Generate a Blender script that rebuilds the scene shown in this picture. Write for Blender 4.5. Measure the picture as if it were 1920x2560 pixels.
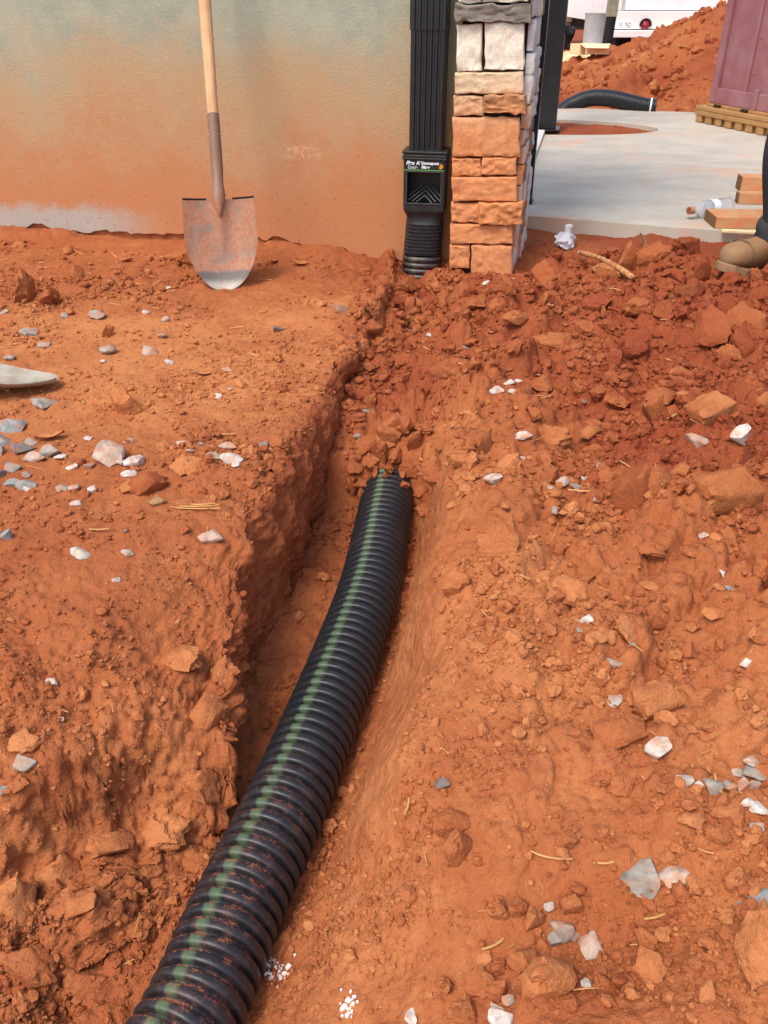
import bpy, bmesh, math, random
import numpy as np
from mathutils import Vector, Matrix
from mathutils.bvhtree import BVHTree
from mathutils.geometry import tessellate_polygon

for o in list(bpy.data.objects): bpy.data.objects.remove(o)
sc = bpy.context.scene
C = sc.collection
R = math.radians
random.seed(7); rng = np.random.default_rng(11)

# ------------------------------------------------------------------ camera, sky, sun, exposure
CAM_H, PITCH, FPX = 0.83, R(32.0), 2100.0
cd = bpy.data.cameras.new('camera'); cam = bpy.data.objects.new('camera', cd); C.objects.link(cam)
cam.location = (0, 0, CAM_H); cam.rotation_euler = (R(90) - PITCH, 0, 0)
cd.sensor_fit = 'VERTICAL'; cd.sensor_height = 24.0; cd.lens = 24.0 * FPX / 2560.0
cd.clip_start = 0.02; cd.clip_end = 2000
sc.camera = cam
SUN_AZ, SUN_EL = R(-142), R(58)          # azimuth clockwise from +Y: light falls from the left, from the camera's side
w = bpy.data.worlds.new('World'); sc.world = w; w.use_nodes = True
nt = w.node_tree; nt.nodes.clear()
sky = nt.nodes.new('ShaderNodeTexSky'); sky.sky_type = 'NISHITA'; sky.sun_disc = False
sky.sun_elevation = SUN_EL; sky.sun_rotation = SUN_AZ; sky.dust_density = 3.0; sky.air_density = 1.0
bg = nt.nodes.new('ShaderNodeBackground'); bg.inputs[1].default_value = 0.15
wo = nt.nodes.new('ShaderNodeOutputWorld')
nt.links.new(sky.outputs[0], bg.inputs[0]); nt.links.new(bg.outputs[0], wo.inputs[0])
ld = bpy.data.lights.new('sun', 'SUN'); ld.energy = 1.3; ld.angle = R(20); ld.color = (1.0, 0.95, 0.87)
sun = bpy.data.objects.new('sun', ld); C.objects.link(sun)
sd = Vector((math.sin(SUN_AZ) * math.cos(SUN_EL), math.cos(SUN_AZ) * math.cos(SUN_EL), math.sin(SUN_EL)))
sun.rotation_euler = (-sd).to_track_quat('-Z', 'Y').to_euler(); sun.location = sd * 20
sc.view_settings.view_transform = 'Standard'; sc.view_settings.look = 'None'
sc.view_settings.gamma = 1.0; sc.view_settings.exposure = 0.82

# ------------------------------------------------------------------ survey helpers (site positions worked out from sight lines)
FW = np.array([0, math.cos(PITCH), -math.sin(PITCH)]); UP = np.array([0, math.sin(PITCH), math.cos(PITCH)])
RT = np.array([1.0, 0, 0]); EYE = np.array([0, 0, CAM_H])
def ray(px, py): return FW * FPX + RT * (px - 960) - UP * (py - 1280)
def atz(px, py, z):
    d = ray(px, py); return EYE + d * ((z - CAM_H) / d[2])
def aty(px, py, y):
    d = ray(px, py); return EYE + d * (y / d[1])
def onplane(px, py, p0, n):
    d = ray(px, py); return EYE + d * (np.dot(p0 - EYE, n) / np.dot(d, n))

def lin(r, g, b):
    f = lambda c: c / 12.92 if c <= 0.04045 else ((c + 0.055) / 1.055) ** 2.4
    return (f(r / 255), f(g / 255), f(b / 255), 1)
def smooth(a, b, x):
    t = np.clip((x - a) / (b - a), 0, 1); return t * t * (3 - 2 * t)

# ------------------------------------------------------------------ noise in numpy
def _h(ix, iy, iz, s):
    n = (ix.astype(np.int64) * 374761393 + iy.astype(np.int64) * 668265263 + iz.astype(np.int64) * 2147483647 + s * 1274126177) & 0xffffffff
    n = ((n ^ (n >> 13)) * 1274126177) & 0xffffffff
    return ((n ^ (n >> 16)) & 0xffff) / 65535.0
def vn(x, y, z, s=0):
    x0, y0, z0 = np.floor(x), np.floor(y), np.floor(z)
    fx, fy, fz = x - x0, y - y0, z - z0
    fx, fy, fz = [f * f * f * (f * (f * 6 - 15) + 10) for f in (fx, fy, fz)]
    r = 0
    for i in (0, 1):
        for j in (0, 1):
            for k in (0, 1):
                r = r + _h(x0 + i, y0 + j, z0 + k, s) * (fx if i else 1 - fx) * (fy if j else 1 - fy) * (fz if k else 1 - fz)
    return r * 2 - 1
def fbm(x, y, z, s=0, o=4, g=0.5):
    r, a = 0, 1.0
    for i in range(o):
        r = r + a * vn(x, y, z, s + i * 17); x, y, z, a = x * 2.03 + 3.1, y * 2.03 + 1.7, z * 2.03 + 5.3, a * g
    return r
def domes(x, y, c, s=0, prob=0.8):
    X, Y = x / c, y / c
    x0, y0 = np.floor(X), np.floor(Y); best = np.zeros_like(X)
    zz = np.zeros_like(X)
    for i in (-1, 0, 1):
        for j in (-1, 0, 1):
            a, b = x0 + i, y0 + j
            cx = a + _h(a, b, zz, s); cy = b + _h(a, b, zz, s + 1); r = 0.28 + 0.5 * _h(a, b, zz, s + 2) ** 1.5
            ang = _h(a, b, zz, s + 3) * 3.14; dx, dy = X - cx, Y - cy
            u = dx * np.cos(ang) + dy * np.sin(ang); v = (-dx * np.sin(ang) + dy * np.cos(ang)) * 1.45
            q = 1 - (np.abs(u) ** 2.4 + np.abs(v) ** 2.4) / r ** 2.4
            hgt = r * np.clip(q, 0, 1) ** 0.45 * (_h(a, b, zz, s + 4) < prob)
            best = np.maximum(best, hgt)
    return best * c

# ------------------------------------------------------------------ mesh helpers
def mesh_np(name, V, F, smoothf=True):
    V = np.asarray(V, dtype=np.float32); F = np.asarray(F, dtype=np.int32); k = F.shape[1]
    me = bpy.data.meshes.new(name)
    me.vertices.add(len(V)); me.vertices.foreach_set('co', V.ravel())
    me.loops.add(F.size); me.loops.foreach_set('vertex_index', F.ravel())
    me.polygons.add(len(F)); me.polygons.foreach_set('loop_start', np.arange(0, F.size, k, dtype=np.int32))
    me.polygons.foreach_set('use_smooth', np.full(len(F), smoothf))
    me.update(); me.validate(); return me
def fattr(me, name, vals):
    a = me.attributes.new(name, 'FLOAT', 'POINT'); a.data.foreach_set('value', np.asarray(vals, dtype=np.float32).ravel())
def tag(o, label=None, cat=None, group=None, kind=None):
    if label: o['label'] = label
    if cat: o['category'] = cat
    if group: o['group'] = group
    if kind: o['kind'] = kind
    return o
def obj(name, me, mat=None, parent=None):
    o = bpy.data.objects.new(name, me); C.objects.link(o)
    if mat and not me.materials: me.materials.append(mat)
    if parent: o.parent = parent
    return o
def empty(name, loc=(0, 0, 0), rz=0):
    o = bpy.data.objects.new(name, None); C.objects.link(o); o.location = loc; o.rotation_euler = (0, 0, rz)
    o.empty_display_size = 0.05; return o

class MB:
    def __init__(s): s.v = []; s.f = []
    def add(s, vs, fs):
        b = len(s.v); s.v += [tuple(v) for v in vs]; s.f += [tuple(i + b for i in f) for f in fs]; return s
    def box(s, a, b, M=None):
        (x0, y0, z0), (x1, y1, z1) = a, b
        vs = [Vector(p) for p in ((x0,y0,z0),(x1,y0,z0),(x1,y1,z0),(x0,y1,z0),(x0,y0,z1),(x1,y0,z1),(x1,y1,z1),(x0,y1,z1))]
        if M is not None: vs = [M @ v for v in vs]
        return s.add(vs, [(0,3,2,1),(4,5,6,7),(0,1,5,4),(1,2,6,5),(2,3,7,6),(3,0,4,7)])
    def rings(s, rings, caps=True, closed=False):
        n = len(rings[0]); vs = [p for r in rings for p in r]; fs = []
        m = len(rings)
        for i in range(m if closed else m - 1):
            for j in range(n):
                a, b = i * n + j, i * n + (j + 1) % n; c, d = ((i + 1) % m) * n + (j + 1) % n, ((i + 1) % m) * n + j
                fs.append((a, b, c, d))
        if caps and not closed: fs += [tuple(range(n))[::-1], tuple((m - 1) * n + j for j in range(n))]
        return s.add(vs, fs)
    def tube(s, pts, rad, seg=12, caps=True, ref=None):
        pts = [Vector(p) for p in pts]; rg = []
        rad = rad if hasattr(rad, '__len__') else [rad] * len(pts)
        t0 = (pts[1] - pts[0]).normalized(); nrm = Vector(ref) if ref else (Vector((0, 0, 1)) if abs(t0.z) < 0.9 else Vector((1, 0, 0)))
        for i, p in enumerate(pts):
            t = (pts[min(i + 1, len(pts) - 1)] - pts[max(i - 1, 0)]).normalized()
            nrm = (nrm - t * nrm.dot(t)).normalized(); bn = t.cross(nrm)
            rg.append([p + (nrm * math.cos(a) + bn * math.sin(a)) * rad[i] for a in (2 * math.pi * k / seg for k in range(seg))])
        return s.rings(rg, caps)
    def lathe(s, prof, seg=24, M=None, caps=True):
        rg = [[(r * math.cos(a), r * math.sin(a), z) for a in (2 * math.pi * k / seg for k in range(seg))] for r, z in prof]
        if M is not None: rg = [[M @ Vector(p) for p in r] for r in rg]
        return s.rings(rg, caps)
    def build(s, name, mat, parent=None, smoothf=False, bevel=0, sub=0, angle=None):
        me = bpy.data.meshes.new(name); me.from_pydata(s.v, [], s.f); me.update()
        bm = bmesh.new(); bm.from_mesh(me); bmesh.ops.recalc_face_normals(bm, faces=bm.faces); bm.to_mesh(me); bm.free()
        if smoothf: me.polygons.foreach_set('use_smooth', [True] * len(me.polygons))
        if angle: me.set_sharp_from_angle(angle=R(angle))
        o = obj(name, me, mat, parent)
        if bevel:
            m = o.modifiers.new('bevel', 'BEVEL'); m.width = bevel; m.segments = 2; m.limit_method = 'ANGLE'; m.angle_limit = R(40)
        if sub:
            m = o.modifiers.new('sub', 'SUBSURF'); m.levels = sub; m.render_levels = sub
        return o

# ------------------------------------------------------------------ materials
class N:
    def __init__(s, name):
        s.m = bpy.data.materials.new(name); s.m.use_nodes = True; s.t = s.m.node_tree; s.t.nodes.clear()
        s.out = s.t.nodes.new('ShaderNodeOutputMaterial'); s.p = s.t.nodes.new('ShaderNodeBsdfPrincipled')
        s.t.links.new(s.p.outputs[0], s.out.inputs[0])
    def n(s, ty, **kw):
        x = s.t.nodes.new(ty)
        for k, v in kw.items(): setattr(x, k, v)
        return x
    def l(s, a, b): s.t.links.new(a, b)
    def set(s, i, v):
        if hasattr(v, 'is_linked') or isinstance(v, bpy.types.NodeSocket): s.l(v, i)
        else: i.default_value = v
    def noise(s, scale, detail=4, rough=0.6, co=None, dim=None, dist=0):
        x = s.n('ShaderNodeTexNoise'); x.inputs['Scale'].default_value = scale; x.inputs['Detail'].default_value = detail
        x.inputs['Roughness'].default_value = rough; x.inputs['Distortion'].default_value = dist
        if co is not None: s.l(co, x.inputs['Vector'])
        return x.outputs['Fac']
    def ramp(s, fac, a, b):
        x = s.n('ShaderNodeMapRange'); x.interpolation_type = 'SMOOTHSTEP'; s.set(x.inputs['Value'], fac)
        x.inputs['From Min'].default_value = a; x.inputs['From Max'].default_value = b; return x.outputs[0]
    def math(s, op, a, b=0.0):
        x = s.n('ShaderNodeMath', operation=op); s.set(x.inputs[0], a); s.set(x.inputs[1], b); return x.outputs[0]
    def mix(s, fac, a, b, blend='MIX'):
        x = s.n('ShaderNodeMix', data_type='RGBA', blend_type=blend); s.set(x.inputs[0], fac); s.set(x.inputs[6], a); s.set(x.inputs[7], b); return x.outputs[2]
    def bump(s, hs, strength=0.5, dist=0.003):
        b = s.n('ShaderNodeBump'); b.inputs['Strength'].default_value = strength; b.inputs['Distance'].default_value = dist
        s.set(b.inputs['Height'], hs); s.l(b.outputs[0], s.p.inputs['Normal'])
    def co(s, which='Object'): return s.n('ShaderNodeTexCoord').outputs[which]
    def pos(s): return s.n('ShaderNodeNewGeometry').outputs['Position']
    def fin(s, col, rough=0.8, spec=0.3, metal=0.0):
        s.set(s.p.inputs['Base Color'], col); s.set(s.p.inputs['Roughness'], rough)
        s.p.inputs['Specular IOR Level'].default_value = spec; s.set(s.p.inputs['Metallic'], metal); return s.m

DRY = lin(188, 121, 75); MID = lin(162, 93, 56); FRESH = lin(142, 70, 44); DUST = lin(206, 136, 86)
def soil(name, src):
    s = N(name); pos = s.pos()
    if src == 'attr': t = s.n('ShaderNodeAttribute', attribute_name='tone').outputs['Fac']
    else:
        oi = s.n('ShaderNodeObjectInfo'); t = s.math('MULTIPLY', oi.outputs['Color'], 1.0)
    n1 = s.noise(7, 5, 0.65, pos); n2 = s.noise(45, 4, 0.7, pos); n3 = s.noise(330, 3, 0.6, pos); n4 = s.noise(130, 4, 0.7, pos)
    t2 = s.math('ADD', t, s.math('MULTIPLY', s.math('SUBTRACT', n1, 0.5), 0.85))
    t2 = s.math('ADD', t2, s.math('MULTIPLY', s.math('SUBTRACT', s.noise(2.3, 3, .6, pos), 0.5), 0.6))
    t2 = s.math('ADD', t2, s.math('MULTIPLY', s.math('SUBTRACT', n2, 0.5), 0.6))
    t2 = s.math('ADD', t2, s.math('MULTIPLY', s.math('SUBTRACT', n4, 0.5), 0.35))
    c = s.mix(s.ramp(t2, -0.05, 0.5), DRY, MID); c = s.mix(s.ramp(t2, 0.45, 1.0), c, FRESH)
    c = s.mix(s.math('MULTIPLY', s.ramp(n3, 0.60, 0.75), 0.35), c, DUST)
    c = s.mix(s.math('MULTIPLY', s.ramp(s.noise(210, 2, 0.5, pos), 0.66, 0.74), 0.35), c, lin(112, 50, 28))
    h = s.math('ADD', s.math('MULTIPLY', n4, 1.0), s.math('MULTIPLY', n3, 0.55)); h = s.math('ADD', h, s.math('MULTIPLY', n2, 1.6))
    s.bump(h, 0.75, 0.005)
    return s.fin(c, 0.95, 0.12)
M = {}
M['soil'] = soil('red_clay', 'attr'); M['clod'] = soil('red_clay_clod', 'obj')

def plastic_black():
    s = N('black_corrugated_plastic')
    a = s.n('ShaderNodeAttribute', attribute_name='stripe').outputs['Fac']; g = s.n('ShaderNodeAttribute', attribute_name='top').outputs['Fac']
    pos = s.pos(); n = s.noise(60, 5, 0.7, pos); n2 = s.noise(400, 3, 0.6, pos); n3 = s.noise(9, 3, 0.6, pos)
    base = s.mix(s.ramp(n, 0.35, 0.8), (0.012, 0.013, 0.016, 1), (0.018, 0.020, 0.024, 1))
    st = s.math('MULTIPLY', a, s.ramp(s.noise(120, 4, 0.7, pos), 0.05, 0.45))
    base = s.mix(s.math('MULTIPLY', st, 0.52), base, lin(98, 124, 86))
    d = s.math('MULTIPLY', g, s.ramp(s.math('ADD', s.math('MULTIPLY', n, 0.6), s.math('MULTIPLY', n2, 0.45)), 0.50, 0.66))
    base = s.mix(d, base, lin(172, 96, 60))
    haze = s.math('MULTIPLY', s.ramp(n3, 0.5, 0.8), 0.035)
    base = s.mix(haze, base, lin(150, 100, 76))
    s.bump(s.math('ADD', n2, s.math('MULTIPLY', n, 0.5)), 0.12, 0.001)
    return s.fin(base, s.math('ADD', s.math('MULTIPLY', d, 0.5), s.math('ADD', 0.33, s.math('MULTIPLY', n, 0.18))), 0.5)
M['pipe'] = plastic_black()

def simple(name, col, rough=0.6, spec=0.3, metal=0, scale=30, var=0.25, bump=0.2, bd=0.002, col2=None, lo=0.35, hi=0.7):
    s = N(name); co = s.co(); n = s.noise(scale, 5, 0.65, co); n2 = s.noise(scale * 9, 3, 0.6, co)
    c2 = col2 or tuple(c * (1 - var) for c in col[:3]) + (1,)
    c = s.mix(s.ramp(n, lo, hi), col, c2); s.bump(s.math('ADD', n, s.math('MULTIPLY', n2, 0.4)), bump, bd)
    return s.fin(c, s.math('ADD', rough - 0.08, s.math('MULTIPLY', n2, 0.16)), spec, metal)
M['black_metal'] = simple('black_painted_metal', (0.011, 0.012, 0.015, 1), 0.34, 0.5, 0, 12, 0.3, 0.05, col2=(0.02, 0.019, 0.02, 1))
M['black_rubber'] = simple('black_plastic', (0.014, 0.014, 0.015, 1), 0.42, 0.5, 0, 40, 0.3, 0.1, 0.001, col2=(0.026, 0.023, 0.021, 1))
M['white_print'] = simple('white_print', (0.8, 0.8, 0.8, 1), 0.5, 0.3, 0, 20, 0.05, 0.0)
M['grey_print'] = simple('grey_print', (0.35, 0.4, 0.42, 1), 0.5, 0.3, 0, 20, 0.05, 0.0)
M['green_print'] = simple('green_print', lin(90, 150, 60), 0.5, 0.3, 0, 20, 0.05, 0.0)
M['leaf_print'] = simple('orange_print', lin(235, 140, 40), 0.5, 0.3, 0, 120, 0.5, 0.0)
M['maroon'] = simple('maroon_plastic', lin(146, 92, 95), 0.5, 0.4, 0, 6, 0.15, 0.03, col2=lin(156, 112, 114))
M['skid'] = simple('tan_plastic', lin(176, 132, 82), 0.6, 0.3, 0, 10, 0.2, 0.1)
M['lumber'] = simple('sawn_lumber', lin(196, 150, 104), 0.8, 0.2, 0, 18, 0.3, 0.3, col2=lin(204, 128, 84))
M['lumber_end'] = simple('lumber_end_grain', lin(132, 94, 58), 0.85, 0.2, 0, 60, 0.3, 0.3)
M['pale_wood'] = simple('pale_wood', lin(240, 215, 165), 0.75, 0.2, 0, 40, 0.15, 0.2)
M['stick'] = simple('bark_stripped_stick', lin(202, 150, 100), 0.85, 0.2, 0, 50, 0.5, 0.5, col2=lin(150, 92, 56))
M['straw'] = simple('dry_straw', lin(196, 152, 94), 0.8, 0.2, 0, 60, 0.4, 0.2, col2=lin(170, 116, 66))
M['leaf'] = simple('dry_leaf', lin(186, 122, 76), 0.85, 0.2, 0, 60, 0.4, 0.4, col2=lin(150, 88, 50))
M['white_paint'] = simple('white_truck_paint', (0.88, 0.88, 0.86, 1), 0.45, 0.4, 0, 5, 0.1, 0.05)
M['rusty_white'] = simple('rusty_white_paint', (0.78, 0.76, 0.7, 1), 0.6, 0.3, 0, 9, 0.4, 0.2, col2=lin(176, 120, 76), lo=0.6, hi=0.75)
M['tyre'] = simple('tyre_rubber', (0.02, 0.02, 0.02, 1), 0.8, 0.2, 0, 30, 0.3, 0.2)
M['taillight'] = simple('red_lens', lin(150, 30, 34), 0.25, 0.5, 0, 30, 0.2, 0.0)
M['sand'] = simple('pale_sand', lin(236, 214, 168), 0.95, 0.1, 0, 8, 0.25, 0.6, 0.02, col2=lin(216, 158, 104))
M['grey_bin'] = simple('grey_plastic', lin(170, 172, 172), 0.5, 0.4, 0, 6, 0.2, 0.05)
M['grey_concrete_post'] = simple('weathered_post', lin(150, 145, 122), 0.8, 0.2, 0, 14, 0.3, 0.3)
M['trouser'] = simple('dark_grey_cloth', lin(62, 62, 64), 0.9, 0.15, 0, 70, 0.25, 0.5, 0.002)
M['shirt'] = simple('navy_cloth', lin(60, 72, 90), 0.9, 0.15, 0, 60, 0.2, 0.5, 0.002)
M['boot'] = simple('dusty_leather', lin(150, 112, 78), 0.85, 0.2, 0, 30, 0.3, 0.4, 0.002, col2=lin(140, 112, 82))
M['sole'] = simple('boot_sole', lin(150, 118, 88), 0.9, 0.15, 0, 50, 0.3, 0.4)
M['skin'] = simple('skin', lin(164, 112, 84), 0.6, 0.3, 0, 30, 0.1, 0.1)
M['hair'] = simple('dark_hair', lin(44, 34, 28), 0.7, 0.3, 0, 90, 0.3, 0.6)
M['cap_plastic'] = simple('dusty_cap', lin(196, 128, 92), 0.6, 0.3, 0, 60, 0.3, 0.1)
M['chrome'] = simple('bright_rivet', (0.7, 0.7, 0.7, 1), 0.25, 0.5, 1.0, 60, 0.1, 0.0)
M['mortar'] = simple('mortar', lin(64, 48, 38), 0.95, 0.1, 0, 60, 0.4, 0.6, 0.004)
M['lime'] = simple('white_lime', (0.82, 0.81, 0.79, 1), 0.9, 0.1, 0, 90, 0.15, 0.6, 0.002, col2=lin(222, 190, 168))
M['footing'] = simple('dirty_footing', lin(178, 110, 70), 0.95, 0.1, 0, 22, 0.4, 0.7, 0.006, col2=lin(150, 84, 50))

def metal_blade():
    s = N('worn_shovel_steel'); co = s.co(); pos = co
    z = s.n('ShaderNodeSeparateXYZ'); s.l(co, z.inputs[0])
    n = s.noise(14, 5, 0.65, co); n2 = s.noise(90, 4, 0.7, co); ns = s.n('ShaderNodeTexNoise'); mp = s.n('ShaderNodeMapping')
    mp.inputs['Scale'].default_value = (16, 16, 3); s.l(co, mp.inputs[0]); ns.inputs['Scale'].default_value = 2; s.l(mp.outputs[0], ns.inputs['Vector'])
    steel = s.mix(s.ramp(ns.outputs['Fac'], 0.35, 0.7), lin(120, 106, 94), lin(144, 126, 110))
    mud = s.mix(s.ramp(n2, 0.35, 0.7), lin(178, 122, 88), lin(154, 92, 60))
    # mud film over the middle, a bare dark band and a polished cutting edge near the tip
    zc = s.math('ADD', z.outputs['Z'], s.math('MULTIPLY', s.math('SUBTRACT', n, 0.5), 0.05))
    film = s.math('MULTIPLY', s.ramp(zc, 0.055, 0.075), s.ramp(s.math('ADD', n, s.math('MULTIPLY', n2, 0.25)), 0.44, 0.66))
    dark = s.mix(s.ramp(zc, 0.085, 0.06), steel, lin(98, 90, 84))
    edge = s.mix(s.math('MULTIPLY', s.ramp(zc, 0.045, 0.012), .7), dark, lin(188, 178, 162))
    rust = s.ramp(z.outputs['Z'], 0.25, 0.33)
    c = s.mix(s.math('MULTIPLY', film, 0.8), edge, mud)
    c = s.mix(s.math('MULTIPLY', rust, 0.6), c, s.mix(s.ramp(n2, 0.3, 0.7), lin(92, 86, 80), lin(118, 90, 66)))
    s.bump(s.math('ADD', n2, n), 0.15, 0.001)
    return s.fin(c, 0.55, 0.4, s.math('MULTIPLY', s.math('SUBTRACT', 1.0, film), 0.12))
M['blade'] = metal_blade()
def wood_handle():
    s = N('ash_wood_handle'); co = s.co(); mp = s.n('ShaderNodeMapping'); mp.inputs['Scale'].default_value = (40, 40, 2.5); s.l(co, mp.inputs[0])
    n = s.noise(3, 5, 0.6, mp.outputs[0]); n2 = s.noise(10, 3, 0.6, co)
    c = s.mix(s.ramp(n, 0.3, 0.75), lin(222, 180, 136), lin(188, 136, 92)); c = s.mix(s.math('MULTIPLY', s.ramp(n2, 0.45, 0.75), 0.4), c, lin(176, 120, 80))
    s.bump(n, 0.1, 0.001); return s.fin(c, 0.6, 0.3)
M['handle'] = wood_handle()

def stucco():
    s = N('dirty_stucco'); pos = s.pos(); z = s.n('ShaderNodeSeparateXYZ'); s.l(pos, z.inputs[0])
    n1 = s.noise(2.2, 4, 0.6, pos); n2 = s.noise(9, 5, 0.65, pos); n3 = s.noise(140, 4, 0.7, pos); n4 = s.noise(420, 2, 0.6, pos)
    zz = s.math('ADD', z.outputs['Z'], s.math('MULTIPLY', s.math('SUBTRACT', n1, 0.5), 0.55)); zz = s.math('ADD', zz, s.math('MULTIPLY', s.math('SUBTRACT', n2, 0.5), 0.22)); zz = s.math('ADD', zz, s.math('MULTIPLY', s.math('SUBTRACT', s.noise(38, 5, .75, pos), 0.5), 0.22))
    base = s.mix(s.ramp(n2, 0.35, 0.7), lin(166, 168, 146), lin(150, 154, 136))
    c = s.mix(s.ramp(zz, 0.80, 0.46), base, lin(178, 148, 112)); c = s.mix(s.ramp(zz, 0.52, 0.16), c, lin(184, 124, 84))
    # bare grey strip along the foot at the left where the mud was washed off
    zb = s.math('ADD', z.outputs['Z'], s.math('ADD', s.math('MULTIPLY', s.math('SUBTRACT', n2, 0.5), 0.10), s.math('MULTIPLY', s.math('SUBTRACT', s.noise(30, 4, 0.7, pos), 0.5), 0.05)))
    xl = s.ramp(z.outputs['X'], -0.80, -1.15)
    c = s.mix(s.math('MULTIPLY', s.ramp(zb, 0.125, 0.075), s.math('ADD', s.math('MULTIPLY', xl, 0.95), s.math('MULTIPLY', s.ramp(z.outputs['X'], -0.62, -0.8), 0.0))), c, lin(170, 162, 150))
    # pale scuff
    d = s.n('ShaderNodeVectorMath', operation='SUBTRACT'); s.l(pos, d.inputs[0]); d.inputs[1].default_value = (-0.29, 3.25, 0.325)
    d2 = s.n('ShaderNodeVectorMath', operation='MULTIPLY'); s.l(d.outputs[0], d2.inputs[0]); d2.inputs[1].default_value = (9, 3, 32)
    ln = s.n('ShaderNodeVectorMath', operation='LENGTH'); s.l(d2.outputs[0], ln.inputs[0])
    sc_ = s.math('MULTIPLY', s.ramp(ln.outputs['Value'], 1.0, 0.5), s.ramp(s.noise(60, 4, 0.7, pos), 0.45, 0.62))
    c = s.mix(s.math('MULTIPLY', sc_, 0.42), c, lin(226, 190, 150))
    c = s.mix(s.math('MULTIPLY', s.ramp(n3, 0.6, 0.8), 0.22), c, lin(140, 84, 52))
    sp = s.math('MULTIPLY', s.ramp(s.noise(70, 2, .5, pos), 0.69, 0.73), s.ramp(z.outputs['Z'], .62, .1)); c = s.mix(s.math('MULTIPLY', sp, .7), c, lin(150, 82, 48))
    h = s.math('ADD', n3, s.math('MULTIPLY', n4, 0.5)); h = s.math('ADD', h, s.math('MULTIPLY', n2, 1.2)); s.bump(h, 0.5, 0.0035)
    return s.fin(c, 0.9, 0.15)
M['stucco'] = stucco()

def stone_mat():
    s = N('veneer_stone'); oi = s.n('ShaderNodeObjectInfo'); pos = s.pos(); z = s.n('ShaderNodeSeparateXYZ'); s.l(pos, z.inputs[0])
    n1 = s.noise(75, 6, 0.75, pos); n2 = s.noise(330, 4, 0.75, pos)
    dk = s.mix(1.0, oi.outputs['Color'], (0.80, 0.74, 0.66, 1), 'MULTIPLY')
    c = s.mix(s.ramp(n1, 0.4, 0.72), oi.outputs['Color'], dk)
    # red mud splashed up from the ground on the front
    nf = s.n('ShaderNodeNewGeometry'); nn = s.n('ShaderNodeSeparateXYZ'); s.l(nf.outputs['True Normal'], nn.inputs[0])
    fr = s.ramp(nn.outputs['X'], 0.75, 0.35)
    zz = s.math('ADD', z.outputs['Z'], s.math('MULTIPLY', s.math('SUBTRACT', s.noise(6, 4, 0.6, pos), 0.5), 0.30))
    c = s.mix(s.math('MULTIPLY', s.math('MULTIPLY', s.ramp(zz, 0.66, 0.34), 0.92), fr), c, s.mix(s.ramp(n1, 0.3, 0.7), lin(222, 146, 94), lin(200, 122, 74)))
    s.bump(s.math('ADD', s.math('MULTIPLY', n1, 2.0), n2), 0.5, 0.004); return s.fin(c, 0.9, 0.15)
M['stone'] = stone_mat()
def rock_mat():
    s = N('gravel_rock'); oi = s.n('ShaderNodeObjectInfo'); co = s.pos()
    n1 = s.noise(60, 5, 0.7, co); n2 = s.noise(500, 3, 0.7, co); n3 = s.noise(45, 4, 0.7, co)
    dk = s.mix(1.0, oi.outputs['Color'], (0.55, 0.55, 0.57, 1), 'MULTIPLY')
    c = s.mix(s.ramp(n1, 0.38, 0.7), oi.outputs['Color'], dk)
    c = s.mix(s.math('MULTIPLY', s.ramp(n2, 0.62, 0.72), 0.5), c, (0.75, 0.75, 0.74, 1))
    c = s.mix(s.math('MULTIPLY', s.ramp(n3, 0.44, 0.66), 0.65), c, lin(186, 118, 72))
    s.bump(s.math('ADD', n1, s.math('MULTIPLY', n2, 0.4)), 0.4, 0.003); return s.fin(c, 0.85, 0.2)
M['rock'] = rock_mat()
def concrete():
    s = N('concrete'); pos = s.pos(); n1 = s.noise(1.6, 5, 0.6, pos); n2 = s.noise(9, 5, 0.7, pos); n3 = s.noise(180, 3, 0.7, pos)
    mp = s.n('ShaderNodeMapping'); mp.inputs['Scale'].default_value = (1.4, 2.2, 1); mp.inputs['Rotation'].default_value = (0, 0, 0.2); s.l(pos, mp.inputs[0]); n5 = s.noise(2.2, 5, 0.65, mp.outputs[0])
    c = s.mix(s.ramp(n5, 0.35, 0.7), lin(190, 181, 164), lin(173, 166, 152)); c = s.mix(s.math('MULTIPLY', s.ramp(n2, 0.5, 0.75), 0.3), c, lin(158, 154, 148))
    c = s.mix(s.math('MULTIPLY', s.ramp(s.math('ADD', s.math('MULTIPLY', n1, 0.6), s.math('MULTIPLY', n2, 0.4)), 0.50, 0.66), 0.55), c, lin(212, 156, 118))
    s.bump(s.math('ADD', n3, s.math('MULTIPLY', n2, 1.5)), 0.25, 0.003); return s.fin(c, 0.88, 0.2)
M['concrete'] = concrete()
def clear_plastic(name, tint, rough, fac):
    s = N(name); n = s.noise(60, 3, 0.6, s.co()); s.bump(n, 0.3, 0.003)
    s.p.inputs['Transmission Weight'].default_value = fac; s.p.inputs['IOR'].default_value = 1.2
    return s.fin(tint, rough, 0.5)
M['pet'] = clear_plastic('clear_bottle_plastic', (0.93, 0.95, 0.97, 1), 0.12, 0.9)
M['pet_white'] = clear_plastic('crushed_milky_plastic', (0.86, 0.87, 0.9, 1), 0.3, 0.45)

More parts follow.
